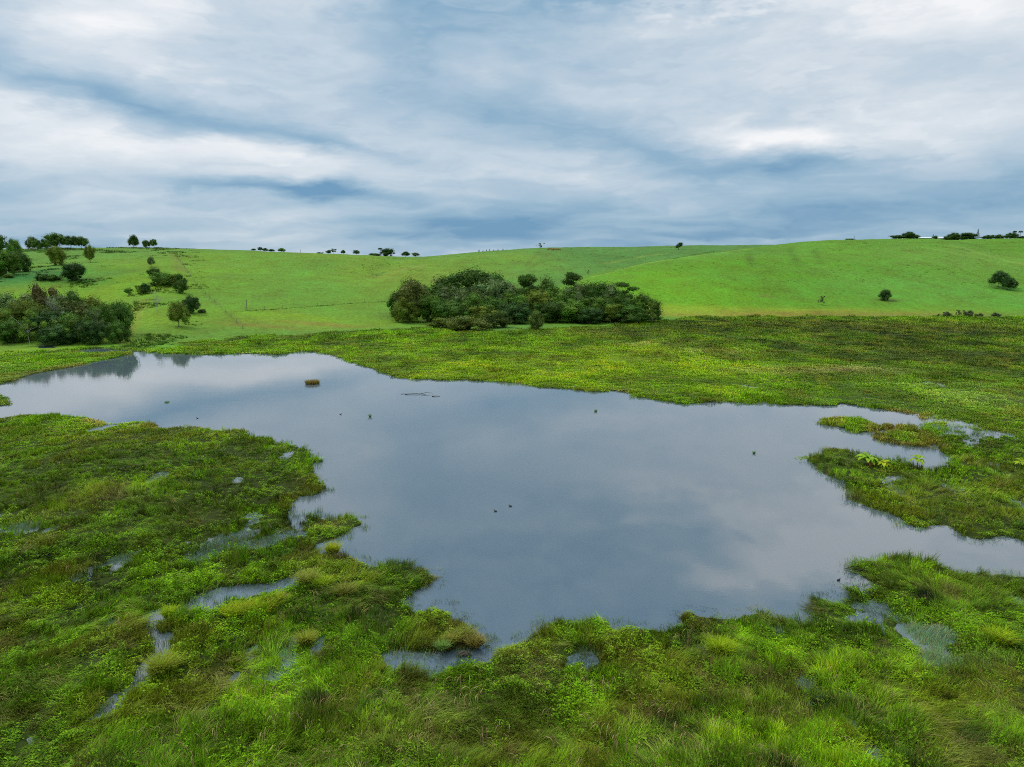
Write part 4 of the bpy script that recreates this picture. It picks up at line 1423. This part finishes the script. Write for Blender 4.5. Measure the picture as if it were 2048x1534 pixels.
# uncut grass under the first fence
fx = np.concatenate([np.linspace(a.x, b_.x, 46) for a, b_ in zip(f1[:-1], f1[1:])])
fy = np.concatenate([np.linspace(a.y, b_.y, 46) for a, b_ in zip(f1[:-1], f1[1:])])
n = len(fx)
fx = fx + rng.normal(0, .35, n)
fy = fy + rng.normal(0, .35, n)
scatter('fence_grass', 'strip of tall dark uncut grass under the wire fence', 'grass', fx, fy, land(fx, fy) - .05, rng.choice(kit_ix['far'], n), rng.uniform(0, 6.28, n),
        np.stack([np.full(n, .8), np.full(n, .8), rng.uniform(.45, 1.0, n)], 1), np.array((.075, .135, .012)) * rng.uniform(.7, 1.3, (n, 1)))
for (px, py, top, lb) in [(494, 622, 600, 'single tall grey post standing at the fence on the pasture'), (1708, 481, 472, 'thin power pole on the eastern crest'), (601, 506, 499, 'thin pole on the western skyline')]:
    X, Y, Z = hit(px, py)
    hh = CAMH + ray(px, top)[1] * Y - Z
    o = obj('pole', MB().tube([(0, 0, -.3), (0, 0, hh * .5), (0, 0, hh)], [.12, .11, .09], 7).tube([(-.35, 0, hh * .93), (.35, 0, hh * .93)], [.05, .05], 5).mesh('pole', M['post']), None, (X, Y, Z))
    tag(o, lb, 'pole')

# ------------------------------------------------------------------ cattle on the ridge
cv = [(0, 0, 1.05), (.75, 0, 1.1), (-.75, 0, 1.1), (1.05, 0, 1.35), (1.4, 0, 1.4), (1.75, 0, 1.2),
      (.65, .22, .7), (.65, .22, .35), (.65, .22, .02), (.65, -.22, .7), (.65, -.22, .35), (.68, -.22, .02),
      (-.7, .22, .75), (-.78, .22, .4), (-.72, .22, .02), (-.7, -.22, .75), (-.78, -.22, .4), (-.72, -.22, .02), (-1.0, 0, 1.15), (-1.08, 0, .6)]
ce = [(0, 1), (0, 2), (1, 3), (3, 4), (4, 5), (1, 6), (6, 7), (7, 8), (1, 9), (9, 10), (10, 11), (2, 12), (12, 13), (13, 14), (2, 15), (15, 16), (16, 17), (2, 18), (18, 19)]
cr_ = [.40, .36, .35, .24, .17, .11, .15, .09, .07, .15, .09, .07, .18, .10, .07, .18, .10, .07, .06, .04]
cme = bpy.data.meshes.new('cow')
cme.from_pydata(cv, ce, [])
cme.materials.append(M['cow'])
sm = bpy.data.objects.new('cow', cme)
sm.modifiers.new('skin', 'SKIN')
for vv, rr in zip(cme.skin_vertices[0].data, cr_):
    vv.radius = (rr, rr)
cme.skin_vertices[0].data[0].use_root = True
md = sm.modifiers.new('sub', 'SUBSURF')
md.levels = md.render_levels = 1
col.objects.link(sm)
for i, (px, dy, rz, lb) in enumerate([(1096, 0, .2, 'westernmost red-brown cow of the herd on the ridge'), (1101, 3, 2.9, 'second red-brown cow from the west on the ridge'), (1106, -2, .5, 'red-brown cow just left of the herd middle'),
                                      (1110, 2, 3.4, 'red-brown cow just right of the herd middle'), (1114, -1, .1, 'second red-brown cow from the east on the ridge'), (1119, 1, 2.6, 'easternmost red-brown cow of the herd on the ridge')]):
    o = sm if i == 0 else sm.copy()
    if i: col.objects.link(o)
    X, Y, Z = hit(px, 501)
    X, Y = X * (Y + dy) / Y, Y + dy
    o.location = (X, Y, float(land(np.array([X]), np.array([Y]))[0]))
    o.rotation_euler = (0, 0, rz)
    tag(o, lb, 'cow', 'cattle on the ridge')


# ------------------------------------------------------------------ ducks and floating things
def duck_mesh():
    b = MB()
    # body loft: x along the bird
    st = [(-.24, .06, .015), (-.20, .085, .05), (-.10, .07, .10), (.02, .06, .115), (.12, .065, .09), (.165, .10, .06), (.175, .16, .042), (.18, .20, .045), (.205, .225, .05), (.245, .215, .035), (.262, .205, .016), (.31, .196, .014), (.318, .194, .004)]
    b.tube([(p[0], 0, p[1]) for p in st], [p[2] for p in st], 10)
    return b.mesh('duck', M['duck'], True)


dm = duck_mesh()
for (px, py, rz, lb) in [(991, 1023, 2.8, 'dark duck on open water, nearer of a pair'), (1021, 1013, 2.9, 'dark duck on open water, farther of a pair'), (1677, 1161, .4, 'dark duck swimming beside the pointed eastern bank'),
                         (395, 837, 3.0, 'dark duck near the western marsh edge'), (681, 829, .3, 'tiny dark duck in the middle distance on the lake')]:
    X, Y = at(px, py)
    o = obj('duck', dm, None, (X, Y, 0))
    o.rotation_euler = (0, 0, rz)
    o.scale = (.55,) * 3
    tag(o, lb, 'duck', 'ducks on the lake')


def clump_thing(name, px, py, wpx, hm, colr, label, cat, seed, n=260, lean=.5, base=0.0, group=None, sy=1.0, wid=.012):
    X, Y = at(px, py, base)
    w = wpx * Y / F
    me = tuft(seed, n, w * .34, hm * .75, hm * 1.25, wid, lean, 3.0, .34, mat='tussock')
    o = obj(name, me, None, (X, Y, base - .03))
    o.scale = (1, sy, 1)
    o.color = tuple(colr) + (1,)
    return tag(o, label, cat, group)


YT, YG, TANC = (.36, .42, .012), (.33, .46, .012), (.26, .28, .04)
GT = 'pale tussocks standing out of the marsh'
for i, (px, py, w, hm, c, lb) in enumerate([
    (518, 1222, 78, .55, YT, 'large lime-yellow tussock beside the narrow channel'), (472, 1226, 66, .5, (.36, .46, .012), 'lime-green tussock at the water end of the yellow row'), (556, 1206, 46, .5, (.38, .40, .03), 'smaller yellow tussock at the upper end of the yellow row'),
    (666, 1104, 30, .6, YT, 'small round yellow tussock at the mouth of the western inlet'), (614, 1166, 40, .7, (.33, .36, .05), 'pale straw-yellow tussock at the head of the channel'), (646, 1172, 34, .55, YG, 'green-yellow tussock right of the pale straw one'),
    (340, 1232, 30, .5, YG, 'yellow-green tussock at the narrow bend of the channel'), (324, 1345, 44, .8, (.32, .38, .03), 'tall yellow tussock leaning over the thin ditch'), (612, 1286, 28, .55, (.32, .36, .03), 'lone yellow tussock among dark pools'),
    (1441, 1306, 44, .7, YG, 'spiky yellow-green tussock beside a small dark pool'), (930, 1276, 46, .5, TANC, 'tan dry tussock at the tip of the bright grass spit'), (950, 1288, 40, .45, (.30, .25, .05), 'rusty tan tussock nearest the water at the spit tip'),
    (905, 1284, 30, .45, (.34, .34, .05), 'straw-green tussock on the inner side of the spit tip'), (886, 1298, 20, .4, (.20, .33, .06), 'small green tussock standing in the inlet pool'), (690, 1188, 44, .6, TANC, 'tan matted tussock left of the round islet spit'), (1994, 1285, 50, .7, YG, 'yellow-green spiky tussock near the eastern photo edge')]):
    x0, y0 = at(px, py)
    clump_thing('grass_tussock', px, py, w * 1.1, hm * 1.15, c, lb, 'grass tussock', 300 + i, n=int(500 + 9 * w * hm * 1.6), wid=.017, lean=.55, base=.2, group=GT)
clump_thing('reed_islet', 625, 767, 40, .75, (.27, .21, .05), 'small round rusty reed islet alone in the western lake', 'reed clump', 330, 1500, .42, .02, wid=.022)
GF = 'floating plants on the lake'
for i, (px, py, w, hm, lb) in enumerate([(334, 805, 14, .35, 'floating green weed clump off the western marsh'), (1191, 823, 7, .4, 'small upright green clump in the lake near the far bank'), (1508, 907, 7, .35, 'tiny green floating clump left of the eastern spits'),
                                         (642, 923, 7, .4, 'tiny dark green clump just off the western marsh point'), (740, 834, 5, .5, 'tiny upright sprig in the middle of the lake'), (1195, 1240, 0, 0, '')][:5]):
    clump_thing('floating_plant', px, py, w, hm, (.11, .24, .015), lb, 'water plant', 340 + i, 60, .5, 0, GF, wid=.02)
# floating leaf patch
X, Y = at(1610, 916)
r_ = random.Random(5)
v, f, tn = [], [], []
for _ in range(40):
    cx, cy = r_.gauss(0, .42), r_.gauss(0, .32)
    rr = r_.uniform(.05, .11)
    b0 = len(v)
    v += [(cx + rr * math.cos(a), cy + rr * math.sin(a), r_.uniform(.01, .05)) for a in [k * 1.0472 for k in range(6)]]
    f.append(tuple(range(b0, b0 + 6)))
    tn.append(r_.random())
me = mesh_np('leaf_raft', v, f, M['tussock'])
face_attr(me, 'tone', [q * .8 for q in tn])
o = obj('leaf_raft', me, None, (X, Y, .01))
o.color = (.28, .42, .03, 1)
tag(o, 'flat raft of round floating leaves off the eastern spit tip', 'water plant', GF)


def branch(px, py, pts, rad, label, name='driftwood_branch'):
    X, Y = at(px, py)
    b = MB()
    for q, rr in zip(pts, rad):
        b.tube(q, [rr, rr * .8, rr * .4], 6)
    tag(obj(name, b.mesh(name, M['wood'], True), None, (X, Y, 0)), label, 'driftwood', 'driftwood in the lake')


branch(838, 789, [[(-2.0, 0, .06), (-.4, .1, .10), (1.0, 0, .05)], [(0, 0, .05), (.9, .3, .22), (2.0, .5, .12)], [(-2.6, .2, .03), (-2.2, .2, .08), (-1.7, .1, .04)]], [.06, .04, .03], 'dark branched driftwood lying low in the far water')
branch(871, 793, [[(-.5, 0, .04), (0, 0, .08), (.6, .1, .03)]], [.06], 'short dark stick afloat right of the branched driftwood')
branch(1704, 1138, [[(.6, .1, .1), (0, 0, .16), (-.5, -.1, .06)], [(.5, -.3, .1), (.1, -.5, .14), (-.4, -.7, .04)]], [.05, .04], 'bare sticks poking out from the pointed eastern bank')
branch(928, 1312, [[(-.3, 0, .05), (0, .05, .2), (.35, 0, .06)], [(-.2, -.1, .05), (.1, -.05, .16), (.3, -.2, .04)]], [.10, .07], 'brown woody snag in the inlet pool')


# ------------------------------------------------------------------ broad-leaved saplings on the eastern spit
def leaf_mesh(L_, w_):
    v, f = [], []
    n = 7
    for k in range(n + 1):
        t = k / n
        ww = w_ * math.sin(math.pi * min(1, t * .92 + .06)) ** .8 if k < n else .01
        zz = .22 * L_ * math.sin(t * 1.9) - .30 * L_ * t * t
        v += [(t * L_, -ww, zz + ww * .35), (t * L_, 0, zz), (t * L_, ww, zz + ww * .35)]
    for k in range(n):
        for j in (0, 1):
            q = 3 * k + j
            f.append((q, q + 1, q + 4, q + 3))
    me = mesh_np('leaf', v, f, M['bigleaf'], True)
    r_ = random.Random(int(L_ * 100))
    face_attr(me, 'tone', [.5 + .3 * math.sin(k) for k in range(len(f))])
    return me


lm = leaf_mesh(1.35, .30)
dl = leaf_mesh(.8, .16)
dl.materials.clear()
dl.materials.append(M['deadleaf'])


def sapling(px, py, nl, sc_, zt, label, colr, dead=0):
    X, Y = at(px, py, .4)
    root = bpy.data.objects.new('broadleaf_sapling', None)
    col.objects.link(root)
    root.location = (X, Y, .1)
    tag(root, label, 'plant', 'broad-leaved saplings on the eastern spit')
    obj('stem', MB().tube([(0, 0, 0), (.03, 0, zt * .5), (0, .02, zt)], [.05, .045, .03], 7).mesh('stem', M['bark']), root)
    r_ = random.Random(int(px))
    for k in range(nl):
        o = obj('leaf', lm, root, (0, 0, zt - .06 * (k % 3)))
        o.rotation_euler = (r_.uniform(-.25, .25), -.1 + .22 * (k % 3) + r_.uniform(-.12, .12), k * 2.39996)
        q = sc_ * r_.uniform(.8, 1.15)
        o.scale = (q, q, q)
        g = r_.uniform(.8, 1.2)
        o.color = (colr[0] * g, colr[1] * g, colr[2] * g, 1)
    for k in range(dead):
        o = obj('leaf', dl, root, (0, 0, zt * .8))
        o.rotation_euler = (0, .9, -1.6 + k * .5)
        o['label'] = 'withered orange leaf hanging at the stem'


sapling(1736, 925, 16, .72, .8, 'large yellow-green broad-leaved sapling with withered orange leaves on the spit', (.30, .48, .03), 3)
sapling(1768, 931, 9, .52, .6, 'smaller yellower broad-leaved sapling touching the large one', (.42, .48, .02))
sapling(1835, 925, 9, .58, .7, 'broad-leaved sapling alone on the eastern part of the spit', (.32, .46, .03))
sapling(2042, 930, 8, .55, .6, 'broad-leaved sapling at the photo edge above the eastern marsh', (.36, .46, .02))
